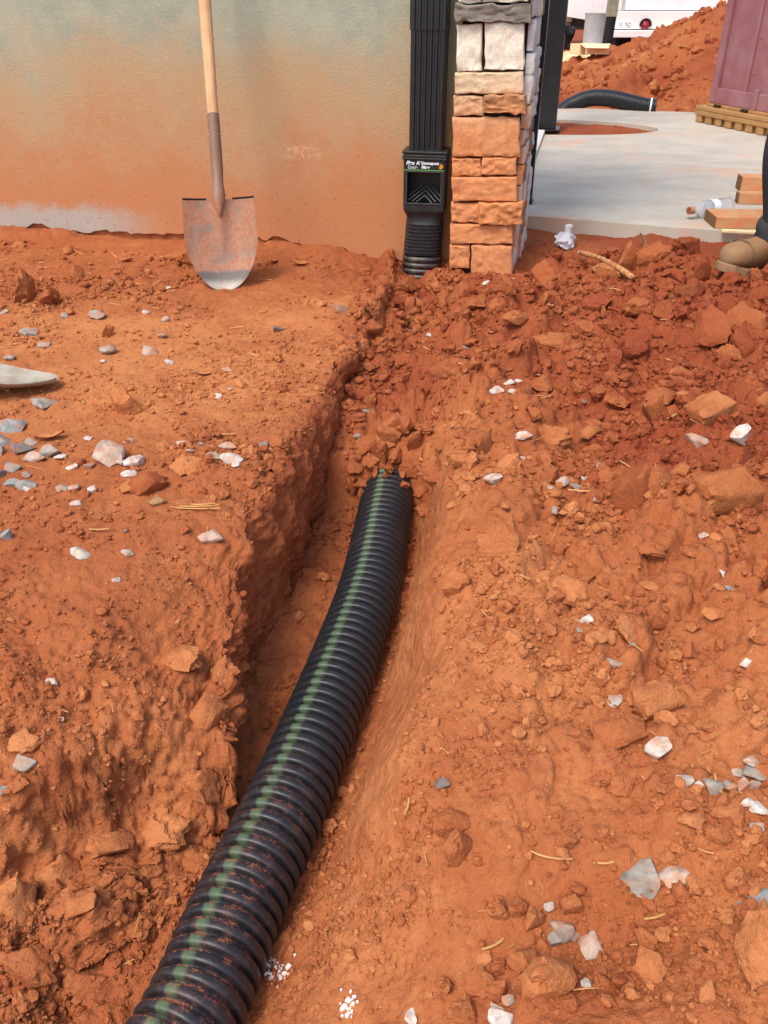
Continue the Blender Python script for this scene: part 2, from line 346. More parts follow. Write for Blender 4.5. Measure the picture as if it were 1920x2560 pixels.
# ------------------------------------------------------------------ ground with the trench
XLIP = ([-3, .40, .60, .66, .77, .90, 1.07, 1.19, 1.29, 1.44, 1.67, 1.87, 2.04, 2.4, 3.2, 400], [-.62, -.50, -.40, -.32, -.245, -.238, -.245, -.255, -.232, -.195, -.173, -.145, -.09, -.02, .05, .05])
XFL = ([-3, .40, .60, .72, .88, 1.05, 1.24, 1.46, 1.73, 2.03, 2.4, 3.2, 400], [-.50, -.42, -.385, -.335, -.25, -.246, -.236, -.186, -.155, -.11, -.0, .07, .07])
XFR = ([-3, .40, .50, .62, .72, .93, 1.03, 1.23, 1.42, 1.68, 1.81, 2.1, 2.4, 3.2, 400], [-.30, -.19, -.165, -.14, -.105, -.055, -.024, .012, .048, .075, .11, .12, .14, .15, .15])
XRL = ([-3, .42, .51, .66, .77, .90, 1.06, 1.19, 1.56, 1.79, 2.1, 2.4, 3.2, 400], [.10, .03, .03, .03, .035, .075, .093, .10, .133, .19, .22, .24, .26, .26])
ZF = ([-3, 1.60, 1.72, 1.77, 1.84, 1.98, 2.15, 2.4, 2.7, 3.1, 400], [-.275, -.272, -.245, -.125, -.095, -.095, -.055, -.065, -.070, -.085, -.085])
axis = []
for px, py in ((845, 1018), (840, 1055), (831, 1100), (800, 1250), (748, 1400), (676, 1580), (604, 1750), (508, 1950), (396, 2205)):
    p = atz(px * 1.157, py * 1.157, -.200); axis.append([p[0], p[1], -.217])
axis[0][2] = -.206; axis[1][2] = -.207; axis[2][2] = -.211; axis[3][2] = -.215
a0 = np.array(axis[0]); axis = [(a0[0] + .004, a0[1] + .03, -.208)] + axis
axis += [(-.305, .36, -.217), (-.355, .15, -.217), (-.40, -.15, -.217), (-.45, -.6, -.217)]
_pa = np.array(sorted([(p[1], p[0]) for p in axis])); _yy = np.array([-3, -.6, .15, .36, .45, .55, .65, .75, .85, .95, 1.05, 1.15, 1.25, 1.35, 1.45, 1.55, 1.65, 1.75, 1.81, 2.1, 2.4, 3.2, 400])
XFR = (list(_yy), [float(np.interp(y_, _pa[:, 0], _pa[:, 1])) + .080 if y_ < 1.8 else v for y_, v in zip(_yy, np.interp(_yy, XFR[0], XFR[1]))])
XRL = (list(_yy), [max(a_, b_ + .045) for a_, b_ in zip(np.interp(_yy, XRL[0], XRL[1]), XFR[1])])
ip = lambda t, y: np.interp(y, t[0], t[1])
ys = list(np.concatenate([np.linspace(-3, -.45, 12), np.arange(-.43, .28, .008)])); y = 0.28
while y < 3.5: y += 0.0021 + 0.0043 * max(0, y - 0.45); ys.append(y)
d = 0.02
while y < 300: y += d; d *= 1.045 if y < 8 else 1.12; ys.append(y)
ys = np.array(ys); NR = len(ys)
halfw = lambda y: 0.30 + 0.60 * np.clip(y, 0.3, 400)
def bank_left(x, y):
    z = 0.012 * fbm(x * 2.1, y * 2.1, 0 * x, 3, 3)
    lip = ip(XLIP, y)
    dl = lip - x
    z = z - 0.05 * smooth(0.20, 0.0, dl) * smooth(1.45, 1.0, y)                       # rounded shoulder towards the pipe
    z = z - 0.05 * smooth(0.30, 0.05, dl) * smooth(2.5, 2.9, y)
    yy = y + 0.035 * fbm(x * 7, y * 7, 0 * x, 5, 3) - 0.08 + 0.115 * smooth(-0.33, -0.54, x)
    z = z - (0.075 * smooth(1.10, 0.78, yy) + 0.150 * smooth(0.80, 0.70, yy)) * smooth(-3.5, -2.5, y)             # nose of the bank dropping to the dug-out corner
    return z
def bank_right(x, y):
    rl = ip(XRL, y); d = x - rl
    z = -0.028 * smooth(0.14, 0.0, d) * smooth(1.7, 1.2, y) - 0.006 + .035 * np.exp(-((y - 2.45) / .24) ** 2) * smooth(.05, .5, d) * smooth(1.15, .8, x)
    z = z - 0.075 * smooth(0.85, 0.40, y) * smooth(0.35, 0.0, d)
    z = z + 0.035 * smooth(0.15, 0.6, d) * smooth(2.9, 2.3, y) + 0.02 * fbm(x * 2.3, y * 2.3, 0 * x, 9, 3)
    z = z + 0.034 * np.exp(-((d - 0.07) / 0.10) ** 2) * smooth(.62, .95, y) * smooth(1.95, 1.65, y)
    z = z + 0.020 * smooth(1.0, .85, np.hypot((x - 1.05) / .95, (y - 6.13) / .55))
    z = z - 0.045 * np.exp(-((x - 0.42) / 0.40) ** 2 - ((y - 3.0) / 0.28) ** 2) * 1.0
    z = z + 0.015 * np.exp(-((x - 0.95) / 0.28) ** 2 - ((y - 2.78) / 0.16) ** 2)
    z = z - 0.05 * np.exp(-((x - 0.25) / 0.10) ** 2 - ((y - 0.535) / 0.055) ** 2)      # scooped hollow in the foreground
    return z
far_drop = lambda y: -0.34 * smooth(8.5, 14, y)
SEG = [('oL', 14), ('bL', 250), ('wL', 110), ('fl', 90), ('sR', 95), ('bR', 270), ('oR', 14)]
cols = []
Y1 = ys; _z0 = 0 * Y1; _nr = smooth(4, 2.6, Y1)
xl, fl, fr, xr = ip(XLIP, Y1), ip(XFL, Y1), ip(XFR, Y1), ip(XRL, Y1); xl = xl + _nr * (0.020 * fbm(Y1 * 6.0, _z0, _z0, 611, 3) + .006 * fbm(Y1 * 34, _z0, _z0, 613, 2)); fl = fl + _nr * .016 * fbm(Y1 * 5 + 9, _z0, _z0, 617, 3) - .02 * np.exp(-((Y1 - 1.12) / .10) ** 2); xr = xr + _nr * (.022 * fbm(Y1 * 5 + 4, _z0, _z0, 619, 4)); fl = np.minimum(fl, fr - .10)
XL = -halfw(Y1) - 0.15; XR = halfw(Y1) + 0.15
for nme, n in SEG:
    for k in range(n):
        t = k / n
        if nme == 'oL': x = XL - (300 + 0 * Y1) * (1 - t) ** 3.2
        elif nme == 'bL': tt = 1 - (1 - t) ** 1.15; x = XL + (xl - XL) * tt
        elif nme == 'wL': x = xl + (fl - xl) * t
        elif nme == 'fl': x = fl + (fr - fl) * t
        elif nme == 'sR': x = fr + (xr - fr) * t
        elif nme == 'bR': tt = t ** 1.15; x = xr + (XR - xr) * tt
        else: x = XR + 300 * (k + 1.0) ** 3.2 / n ** 3.2
        if nme in ('oL', 'bL'): z = bank_left(x, Y1)
        elif nme in ('bR', 'oR'): z = bank_right(x, Y1)
        else:
            zl, zr, zf = bank_left(xl, Y1), bank_right(xr, Y1), ip(ZF, Y1)
            zf = zf + 0 * Y1
            if nme == 'wL':
                z = zl + (zf - zl) * (t ** 1.15)
                x = x - (0.10 * np.exp(-((Y1 - 0.80) / 0.08) ** 2) * np.sin(math.pi * min(1, t * 1.1)) ** 2 - 0.02 * math.sin(math.pi * t) * smooth(1.1, 1.6, Y1) * smooth(2.1, 1.9, Y1))
            elif nme == 'fl': z = zf + 0.012 * (2 * t - 1) ** 2
            else:
                e = t ** 1.0; z = zf + 0.012 + (zr - zf - 0.012) * e
                x = x + 0.006 * math.sin(math.pi * t)
        cols.append(np.stack([x, Y1 + 0 * x, z + far_drop(Y1)], 1))
P = np.stack(cols, 1); NCc = P.shape[1]
cid = np.concatenate([np.full(n, i) for i, (_, n) in enumerate(SEG)])[None, :].repeat(NR, 0)
def blur(A, w):
    c = np.cumsum(np.pad(A, ((0, 0), (w + 1, w)), mode='edge'), axis=1); return (c[:, 2 * w + 1:] - c[:, :-2 * w - 1]) / (2 * w + 1)
edges = np.cumsum([n for _, n in SEG]); jx = np.arange(NCc)[None, :]
def soften(A, at, w):
    B = blur(blur(A, w), w); k = np.clip(1.5 - np.abs(jx - at) / (2.0 * w), 0, 1); k = k * k * (3 - 2 * k); return A * (1 - k) + B * k
for at, wd in ((edges[4], 15), (edges[3], 9), (edges[2], 6), (edges[1], 12)):
    for ax in (0, 2): P[..., ax] = soften(P[..., ax], at, wd)
X, Y, Z = P[..., 0].copy(), P[..., 1].copy(), P[..., 2].copy()
near = smooth(9, 5, Y) * smooth(5, 3, np.abs(X))
d_r = X - ip(XRL, Y); d_l = ip(XLIP, Y) - X
isL, isW, isF, isS, isR = cid <= 1, cid == 2, cid == 3, cid == 4, cid >= 5
fill = smooth(1.72, 1.95, Y)
patch = 0.5 + 0.5 * np.clip(fbm(X * 3.2, Y * 3.2, 0 * X, 21, 3) * 1.1, -1, 1)
rub = np.zeros_like(X)
rub = np.where(isR, smooth(-0.02, 0.22, d_r + 0.22 * smooth(1.35, 1.75, Y)) * (0.35 + 0.65 * smooth(0.55, 1.25, Y + 0.5 * d_r)), rub)
rub = np.where(isS, 0.10 + 0.9 * fill, rub); rub = np.where(isF, 0.30 + 0.7 * fill, rub); rub = np.where(isW, 0.12 + 0.88 * smooth(1.95, 2.15, Y), rub)
crumbL = smooth(1.75, 1.45, Y) * smooth(1.02, 1.15, Y)
leftfar = smooth(2.35, 2.75, Y)
rub = np.where(isL, 0.10 + 0.35 * crumbL * patch + 0.22 * leftfar * patch + 0.75 * smooth(0.16, 0.0, d_l) * smooth(2.0, 2.25, Y), rub)
shelf = isL & (Y < 0.9)
rub = np.where(shelf, np.maximum(rub, 0.75 * smooth(0.78, 0.66, Y)), rub)
rub = np.where(isR, rub * (1 - .75 * smooth(3.05, 3.25, Y + .3 * (X - .6))), rub)
rub = soften(rub * near, edges[4], 30)
dn = domes(X, Y, 0.15, 31, 0.6) * 0.42 + domes(X + 5, Y, 0.07, 41, 0.75) * 0.6 + domes(X, Y + 3, 0.033, 51, 0.8) * 0.6 + domes(X, Y, 0.016, 61, 0.85) * 0.65
Z = Z + rub * dn * 0.9
small = near * (0.25 + 0.75 * patch)
Z = Z + np.where(isL | isF | isS | isR, small * (domes(X + 9, Y, 0.011, 71, 0.75) * 0.35 + domes(X + 2, Y, 0.022, 72, 0.45) * 0.22), 0)
# roughness along the surface normal (fractured faces on the walls and the nose)
Q = np.stack([X, Y, Z], -1)
gu = np.gradient(Q, axis=0); gv = np.gradient(Q, axis=1); nv = np.cross(gv, gu); nv /= np.linalg.norm(nv, axis=-1, keepdims=True) + 1e-12
nv = np.where(nv[..., 2:3] < -0.3, -nv, nv)
nose = np.where(isL, smooth(1.12, 0.85, Y) * smooth(-2.0, 0.2, Y), 0) + np.where(isL, smooth(0.14, 0.0, d_l) * smooth(1.8, 1.5, Y), 0)
nose = np.clip(nose, 0, 1); nose = np.where(isW, np.maximum(nose, 0.35 + 0.65 * smooth(1.35, 1.05, Y)), nose)
r1 = fbm(X * 11, Y * 11, Z * 11, 81, 4, 0.55); rg = 1 - np.abs(fbm(X * 26, Y * 26, Z * 34, 91, 3, 0.55)); st = fbm(X * 9, Y * 40, Z * 9, 99, 3)
step = r1 * 2.2; step = (np.floor(step) + smooth(0.25, 0.75, step - np.floor(step))) / 2.2
amp = near * (nose * (0.014 * step + 0.009 * (rg - 0.5) + 0.0055 * fbm(X * 60, Y * 60, Z * 60, 85, 4, .6)) + np.where(isW, 0.006 * st + 0.016 * (np.abs(((Y * 9 + 0.8 * fbm(Y * 3, Z * 5, 0 * Y, 633, 2)) % 1) - .5) - .25) * smooth(1.1, 1.4, Y) + (.010 - .006 * smooth(1.15, 1.35, Y)) * fbm(X * 14, Y * 14, Z * 20, 635, 4, .6), 0) + np.where(isS, 0.006 * fbm(X * 12, Y * 12, Z * 12, 77, 4), 0) + 0.0022 * fbm(X * 55, Y * 55, Z * 55, 95, 3, 0.6))
Q = Q + nv * amp[..., None]
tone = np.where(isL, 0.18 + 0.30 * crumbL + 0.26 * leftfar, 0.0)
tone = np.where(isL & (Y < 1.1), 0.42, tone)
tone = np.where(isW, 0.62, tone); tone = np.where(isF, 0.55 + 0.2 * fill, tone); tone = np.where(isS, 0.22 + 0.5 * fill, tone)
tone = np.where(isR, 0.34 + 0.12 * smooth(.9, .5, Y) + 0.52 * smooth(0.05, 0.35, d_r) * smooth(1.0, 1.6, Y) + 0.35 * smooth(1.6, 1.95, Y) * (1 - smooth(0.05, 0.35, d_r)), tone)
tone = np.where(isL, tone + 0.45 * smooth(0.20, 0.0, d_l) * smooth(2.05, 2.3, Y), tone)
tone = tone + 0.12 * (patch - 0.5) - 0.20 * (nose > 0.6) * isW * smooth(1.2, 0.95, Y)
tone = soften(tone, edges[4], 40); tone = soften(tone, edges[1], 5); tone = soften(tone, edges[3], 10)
ii = np.arange(NR * NCc).reshape(NR, NCc)
F = np.stack([ii[:-1, :-1], ii[:-1, 1:], ii[1:, 1:], ii[1:, :-1]], -1).reshape(-1, 4)
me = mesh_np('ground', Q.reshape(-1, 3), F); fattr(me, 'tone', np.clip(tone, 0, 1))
ground = tag(obj('ground', me, M['soil']), kind='structure')
# coarse copy for dropping things on it
sub = Q[::2, ::2]; a, b = sub.shape[:2]; jj = np.arange(a * b).reshape(a, b)
rows_near = int(np.searchsorted(ys, 12) / 2)
FF = np.stack([jj[:rows_near, :-1], jj[:rows_near, 1:], jj[1:rows_near + 1, 1:], jj[1:rows_near + 1, :-1]], -1).reshape(-1, 4)
bvh = BVHTree.FromPolygons([Vector(v) for v in sub.reshape(-1, 3).tolist()], FF.tolist())
def gp(px, py):
    d = Vector(ray(px, py)).normalized(); h = bvh.ray_cast(Vector(EYE), d)
    return (h[0], h[1]) if h[0] is not None else (Vector(atz(px, py, 0)), Vector((0, 0, 1)))
def gz(x, y):
    h = bvh.ray_cast(Vector((x, y, 2)), Vector((0, 0, -1))); return h[0].z if h[0] is not None else 0.0
def pxm(p): return float(np.dot(np.array(p) - EYE, FW)) / FPX        # metres per photo pixel at a place

# ------------------------------------------------------------------ stucco wall, stone column, downspout
PSI = R(10); ua = np.array([math.cos(PSI), -math.sin(PSI), 0]); na = np.array([-math.sin(PSI), -math.cos(PSI), 0])   # along the wall, out of the wall
W0 = np.array([0, 3.20, 0])
def wpt(u, out, z): return tuple(W0 + ua * u + na * out + np.array([0, 0, z]))
wall = empty('stucco_wall', wpt(-1.0, 0, 0)); tag(wall, 'tan stucco building wall stained with red mud behind the leaning shovel', 'wall')
bpy.context.view_layer.update(); wi = Vector(wall.location)
def loc(p): return tuple(Vector(p) - wi)
nu, nz = 260, 60; V = []; us = np.linspace(-4.0, 0.36, nu)
low = 0.018 + 0.016 * fbm(us * 5, us * 0, us * 0, 201, 4) + 0.010 * fbm(us * 26, us * 0, us * 0, 205, 3) - 0.05 * smooth(-0.5, 0.1, us) + 0.004
zs = np.linspace(0, 1, nz) ** 1.7
for i in range(nz):
    for j in range(nu):
        z = low[j] + (2.7 - low[j]) * zs[i]
        V.append(loc(wpt(us[j], 0.012 + 0.006 * math.sin(us[j] * 2.3 + z * 1.7) * 0.4, z)))
Vf = V[:]; nb = len(V)
for j in range(nu): V.append(loc(wpt(us[j], -0.008, low[j] + 0.004)))
ii = np.arange(nu * nz).reshape(nz, nu)
F = np.stack([ii[:-1, :-1], ii[:-1, 1:], ii[1:, 1:], ii[1:, :-1]], -1).reshape(-1, 4).tolist()
F += [[nb + j, nb + j + 1, j + 1, j] for j in range(nu - 1)]
obj('stucco_coat', mesh_np('stucco_coat', V, F), M['stucco'], wall)
mb = MB()
mb.add([loc(wpt(u, o, z)) for u, o, z in ((-4, -0.002, -.35), (.37, -0.002, -.35), (.37, -.22, -.35), (-4, -.22, -.35), (-4, -0.002, 2.69), (.37, -0.002, 2.69), (.37, -.22, 2.69), (-4, -.22, 2.69))],
       [(0, 3, 2, 1), (4, 5, 6, 7), (0, 1, 5, 4), (1, 2, 6, 5), (2, 3, 7, 6), (3, 0, 4, 7)])
mb.build('footing', M['footing'], wall)

# stone column: front plane through CF, each stone its own block
CF = np.array([0.240, 3.055, 0]); CDEP = 0.40; CWID = 0.225
col = empty('stone_column', tuple(CF)); tag(col, 'pillar of stacked veneer stones beside the black downspout', 'pillar')
ci = Vector(col.location)
PSC = R(12.5); uc = np.array([math.cos(PSC), -math.sin(PSC), 0]); nc = np.array([-math.sin(PSC), -math.cos(PSC), 0])
def cpt(u, out, z): return Vector(tuple(CF + uc * u + nc * out + np.array([0, 0, z]))) - ci
def uz(zx, zy):                                             # from the close-up's grid to metres on the front plane
    p = onplane(960 + zx / 3.073, zy / 3.073, CF + nc * 0.025, nc); q = p - CF; return float(np.dot(q, uc)), float(p[2])
core = MB(); g = 0.006
core.add([cpt(u, o, z) for z in (-.2, 2.6) for u, o in ((g, 0.0), (CWID - 0.012, 0.0), (CWID - 0.012, -CDEP), (g, -CDEP))], [(0, 1, 2, 3), (4, 7, 6, 5), (0, 4, 5, 1), (1, 5, 6, 2), (2, 6, 7, 3), (3, 7, 4, 0)])
core.build('mortar_core', M['mortar'], col)
def stone(corners, depth, color, seed, side=False, rough=1.0, nx=18, ny=11):
    # corners: (u, z) quad, bottom-left first, counter-clockwise
    c = np.array(corners, float); V = []; wdt = np.linalg.norm(c[1] - c[0]); hgt = np.linalg.norm(c[3] - c[0])
    def prm(n, L): e = min(0.3, 0.0035 / max(L, 0.01)); return [0, 0, e, *np.linspace(e, 1 - e, n)[1:-1], 1 - e, 1, 1]
    S, T = prm(nx, wdt), prm(ny, hgt)
    n, m = len(S), len(T); t, s_ = [v[..., None] for v in np.meshgrid(T, S, indexing='ij')]
    p = (1 - s_) * (1 - t) * c[0] + s_ * (1 - t) * c[1] + s_ * t * c[2] + (1 - s_) * t * c[3]
    ai, bi = np.meshgrid(np.arange(m), np.arange(n), indexing='ij')
    back = (ai == 0) | (ai == m - 1) | (bi == 0) | (bi == n - 1); onrim = (ai == 1) | (ai == m - 2) | (bi == 1) | (bi == n - 2)
    a1, a2, a3 = p[..., 0] * 22 + seed * 3.7, p[..., 1] * 22, 0 * p[..., 0] + seed * 1.3
    e = fbm(a1, a2, a3, seed, 3); f = fbm(a1 * 2.2, a2 * 3.2, a3, seed + 5, 4, .6)
    p = p + 0.0032 * rough * np.stack([vn(a1 * 1.8, a2 * 1.8, a3, seed + 1), vn(a1 * 1.8, a2 * 1.8, a3, seed + 2)], -1)
    o = np.where(back, -0.004, np.where(onrim, depth - 0.0030 + 0.003 * e, depth + rough * (0.0022 * e + 0.0034 * f)))
    V = [cpt(p[i, j, 0], o[i, j], p[i, j, 1]) if not side else cpt(CWID - 0.012 + o[i, j], -p[i, j, 0], p[i, j, 1]) for i in range(m) for j in range(n)]
    ii = np.arange(n * m).reshape(m, n)
    F = np.stack([ii[:-1, :-1], ii[:-1, 1:], ii[1:, 1:], ii[1:, :-1]], -1).reshape(-1, 4)
    me = mesh_np('stone', V, F); me.set_sharp_from_angle(angle=R(50))
    o = obj('stone', me, M['stone'], col); o.color = color; return o
CREAM, TAN, SLATE, BUFF, GREYW, BROWN = lin(238, 228, 208), lin(214, 186, 150), lin(132, 124, 114), lin(222, 198, 164), lin(222, 220, 216), lin(166, 134, 102)
FR = [  # x0,x1,y0,y1 in the close-up, depth, colour
    (572, 748, -60, 20, .022, CREAM), (755, 1105, -60, 16, .022, CREAM), (552, 1140, 32, 172, .040, SLATE),
    (556, 748, 184, 545, .024, CREAM), (775, 1075, 176, 538, .028, CREAM), (545, 1068, 556, 722, .026, BUFF),
    (530, 762, 742, 888, .022, TAN), (770, 1092, 726, 872, .040, BROWN), (528, 1040, 902, 1205, .026, TAN),
    (520, 744, 1222, 1352, .022, TAN), (750, 1015, 1212, 1346, .026, TAN), (522, 1022, 1366, 1545, .030, TAN),
    (514, 738, 1560, 1712, .022, TAN), (735, 1070, 1556, 1722, .042, BROWN), (510, 985, 1728, 1876, .026, TAN),
    (502, 652, 1888, 2062, .022, TAN), (668, 980, 1890, 2130, .026, BUFF), (500, 985, 2140, 2600, .020, TAN)]
for k, (x0, x1, y0, y1, dp, cc) in enumerate(FR):
    a, b, c_, d_ = uz(x0, y1), uz(x1, y1), uz(x1, y0), uz(x0, y0)
    stone([a, b, c_, d_], dp, cc, 300 + k * 7, rough=1.7 if cc in (SLATE, BROWN) else 1.0)
rs = random.Random(5)
z = -0.12; k = 0                                             # right-hand face: irregular pale stones
while z < 2.5:
    h = rs.uniform(.045, .105); dpt = 0.004
    while dpt < CDEP - 0.03:
        wd = rs.uniform(.07, .17); wd = min(wd, CDEP - dpt)
        cc = rs.choice([GREYW, GREYW, GREYW, CREAM, SLATE, GREYW])
        hh = h * (1 if rs.random() < .7 else .96)
        stone([(dpt + .002, z), (dpt + wd - .003, z + rs.uniform(-.004, .004)), (dpt + wd - .003, z + hh - .004), (dpt + .002, z + hh - .004)], rs.uniform(.012, .03), cc, 600 + k, side=True, nx=6, ny=5)
        dpt += wd; k += 1
    z += h
z = 0.80                                                     # front courses above the frame
while z < 2.5:
    h = rs.uniform(.05, .12); cut = rs.uniform(.3, .7) * CWID
    for u0, u1 in (((.0, cut), (cut + .004, CWID)) if rs.random() < .7 else ((.0, CWID),)):
        stone([(u0, z), (u1, z), (u1, z + h - .005), (u0, z + h - .005)], rs.uniform(.02, .035), rs.choice([CREAM, BUFF, GREYW]), 900 + k, nx=6, ny=5); k += 1
    z += h

# black downspout with filter box and flexible connector
DX, DW, DD = 0.161, 0.118, 0.088
def dfr(px, py): return aty(px, py, 3.06)
ds = empty('downspout', wpt(DX, 0.016, -0.06), -PSI); tag(ds, 'black fluted downspout with filter box and ribbed connector on stucco wall', 'downspout')
DZ = ds.location.z
def rectflute(w, dpt, z):
    pts = []; x = -w / 2; n = 5; r = 0.006
    pts += [(-w / 2, -0.001), (-w / 2, -dpt + r), (-w / 2 + r, -dpt)]
    fw = (w - 2 * r - 0.012) / n
    for i in range(n):
        a = -w / 2 + r + 0.006 + i * fw
        pts += [(a + fw * .18, -dpt), (a + fw * .32, -dpt + .006), (a + fw * .68, -dpt + .006), (a + fw * .82, -dpt)]
    pts += [(w / 2 - r, -dpt), (w / 2, -dpt + r), (w / 2, -0.001)]
    return [(p[0], p[1], z - DZ) for p in pts]
MB().rings([rectflute(DW - .004, DD - .002, z) for z in (0.30, 0.735)]).build('lower_pipe', M['black_metal'], ds)
MB().rings([rectflute(DW + .002, DD + .002, z) for z in (0.715, 2.65)]).build('upper_pipe', M['black_metal'], ds)
fw_, fd_ = 0.142, 0.108; T = .006
hb = MB(); z0, z1 = 0.165 - DZ, 0.352 - DZ
zo0, zo1 = 0.192 - DZ, 0.293 - DZ; ix = fw_ / 2 - .013
hb.box((-fw_ / 2, -fd_, z0), (-ix, -fd_ + T, z1)).box((ix, -fd_, z0), (fw_ / 2, -fd_ + T, z1)).box((-ix, -fd_, z0), (ix, -fd_ + T, zo0)).box((-ix, -fd_, zo1), (ix, -fd_ + T, z1))
hb.box((-fw_ / 2, -fd_ + T, z0), (-fw_ / 2 + T, -0.001, z1)).box((fw_ / 2 - T, -fd_ + T, z0), (fw_ / 2, -0.001, z1)).box((-fw_ / 2 + T, -.007, z0), (fw_ / 2 - T, -.001, z1))
fh = hb.build('filter_box', M['black_rubber'], ds, bevel=.0012)
rim = MB()
for zz, e in ((z1 + .004, .006), (z1 - .008, .004), (z1 - .016, .005)):
    rim.box((-fw_ / 2 - e, -fd_ - e, zz - .0035), (fw_ / 2 + e, 0, zz + .0035))
rim.build('collar', M['black_rubber'], ds, bevel=.002)
MB().box((-ix - .004, -fd_ - .003, zo0 - .004), (-ix, -fd_, zo1 + .004)).box((ix, -fd_ - .003, zo0 - .004), (ix + .004, -fd_, zo1 + .004)).box((-ix, -fd_ - .003, zo0 - .004), (ix, -fd_, zo0)).box((-ix, -fd_ - .003, zo1), (ix, -fd_, zo1 + .004)).build('opening_frame', simple('grey_frame', (.05, .05, .05, 1), .4, .5), ds, bevel=.001)
for i in range(7):                                           # chevron bars of the sloping grate
    mb = MB(); t0 = i * .019 - .012
    for s_ in (-1, 1):
        pts = []
        for q in np.linspace(0, 1, 5):
            x = s_ * q * (ix - .002); dep = .070 - t0 * .9 - q * .055
            if dep < 0.002 or dep > .094: continue
            pts.append((x, -fd_ + T + .002 + max(dep, 0), zo0 - .002 + dep * .72))
        if len(pts) > 1: mb.tube(pts, .0021, 6)
    if mb.v: mb.build('grate_bar', simple('grate_grey', (.09, .09, .09, 1), .45, .4), fh)
lp = MB().box((-fw_ / 2 + .003, -fd_ - .0014, zo1 + .006), (fw_ / 2 - .003, -fd_ - .0002, z1 - .022)).build('label_panel', M['black_metal'], ds)
MB().box((-fw_ / 2 + .003, -fd_ - .002, zo1 + .0055), (fw_ / 2 - .003, -fd_ - .0015, zo1 + .0085)).build('green_line', M['green_print'], lp)
def text(body, size, xyz, mat, parent, rot=(R(90), 0, 0), shear=0.0, bold=0.0, sx=1.0):
    cu = bpy.data.curves.new('lettering', 'FONT'); cu.body = body; cu.size = size; cu.extrude = .0002; cu.shear = shear; cu.offset = bold
    o = bpy.data.objects.new('lettering', cu); C.objects.link(o); o.location = xyz; o.rotation_euler = rot; o.scale = (sx, 1, 1); cu.materials.append(mat)
    me = bpy.data.meshes.new_from_object(o.evaluated_get(bpy.context.evaluated_depsgraph_get())); bpy.data.objects.remove(o)
    o = obj('lettering', me, mat, parent); o.location = xyz; o.rotation_euler = rot; o.scale = (sx, 1, 1); return o
zt = zo1 + .0105; yb = -fd_ - .0017
text('Flex', .0165, (-.062, yb, zt + .0135), M['white_print'], lp, shear=.25, bold=.0006)
text("A'", .0165, (-.027, yb, zt + .0135), M['white_print'], lp, bold=.0005)
text('Grate', .0145, (-.056, yb, zt + .0005), M['grey_print'], lp, bold=.0006)
text('Downspout', .0125, (-.0105, yb, zt + .0150), M['white_print'], lp, shear=.1, bold=.0005)
text('Filter', .0135, (-.0095, yb, zt + .0015), M['white_print'], lp, shear=.1, bold=.0005)
lf = MB(); pts = [(.050, .004), (.056, .001), (.063, .004), (.0655, .010), (.062, .016), (.056, .018), (.052, .012)]
lf.add([(x, yb - .0002, zt + zz) for x, zz in pts] + [(x, yb + .0002, zt + zz) for x, zz in pts], [tuple(range(7)), tuple(range(13, 6, -1))] + [(i, (i + 1) % 7, 7 + (i + 1) % 7, 7 + i) for i in range(7)])
lf.build('leaf_emblem', M['leaf_print'], lp)
def sring(w, dpt, z, k, cx=0, cy=-.055, n=40):
    out = []
    for i in range(n):
        a = 2 * math.pi * i / n; ca, sa = math.cos(a), math.sin(a); r = (abs(ca) ** k + abs(sa) ** k) ** (-1 / k)
        out.append((cx + w / 2 * r * ca, cy + dpt / 2 * r * sa, z - DZ))
    return out
rg = [sring(fw_, fd_, .168, 9), sring(fw_, fd_, .160, 9), sring(fw_ - .006, fd_ - .006, .156, 7), sring(.126, .098, .140, 4.5), sring(.128, .100, .128, 3.4), sring(.133, .104, .121, 3)]
for i in range(9):
    zz = .119 - i * .0125
    for q, e in ((0, .0), (.25, .0), (.40, -.009), (.60, -.009), (.75, 0)): rg.append(sring(.133 + e + i * .0006, .106 + e, zz - q * .0125, 2.9, cx=-.0007 * i))
MB().rings(rg, caps=False).build('ribbed_connector', M['black_rubber'], ds, smoothf=True, angle=60)
rg = []
for i in range(6):
    zz = .004 - i * .021
    for q, e in ((0, -.012), (.12, -.012), (.22, -.001), (.42, .002), (.66, .002), (.88, -.002), (.98, -.012)): rg.append(sring(.142 + e + i * .003, .112 + e, zz - q * .021, 2.4, cx=-.006 - .001 * i))
o = MB().rings(rg, caps=False).build('corrugated_riser', M['pipe'], ds, smoothf=True, angle=70)
co_ = np.array([v.co[:] for v in o.data.vertices]); fattr(o.data, 'stripe', smooth(.012, .006, np.abs(co_[:, 0] + .03)) * (co_[:, 1] < -.06) * .6); fattr(o.data, 'top', np.full(len(co_), .35))

# ------------------------------------------------------------------ concrete slab with round planting hole, posts
def prism(outer, z0, z1, holes=()):
    loops = [outer] + list(holes); flat = [p for l in loops for p in l]; n = len(flat)
    tris = tessellate_polygon([[Vector((x, y, 0)) for x, y in l] for l in loops])
    vs = [(x, y, z1) for x, y in flat] + [(x, y, z0) for x, y in flat]; fs = [tuple(t) for t in tris] + [tuple(i + n for i in t[::-1]) for t in tris]; b = 0
    for l in loops:
        m = len(l); fs += [(b + i, b + (i + 1) % m, n + b + (i + 1) % m, n + b + i) for i in range(m)]; b += m
    return MB().add(vs, fs)
SZ = 0.04
p0, p1 = atz(1319, 540, SZ), atz(1898, 584, SZ); e_ = (p1 - p0) / np.linalg.norm(p1 - p0)
fe = [tuple((p0 + e_ * t)[:2] + np.array([0, 0.006 * math.sin(t * 9) + .003 * math.sin(t * 31)])) for t in np.linspace(0, 3.4, 60)]
q0, q1 = atz(1400, 268, SZ), atz(1740, 281, SZ); qe = (q1 - q0) / np.linalg.norm(q1 - q0)
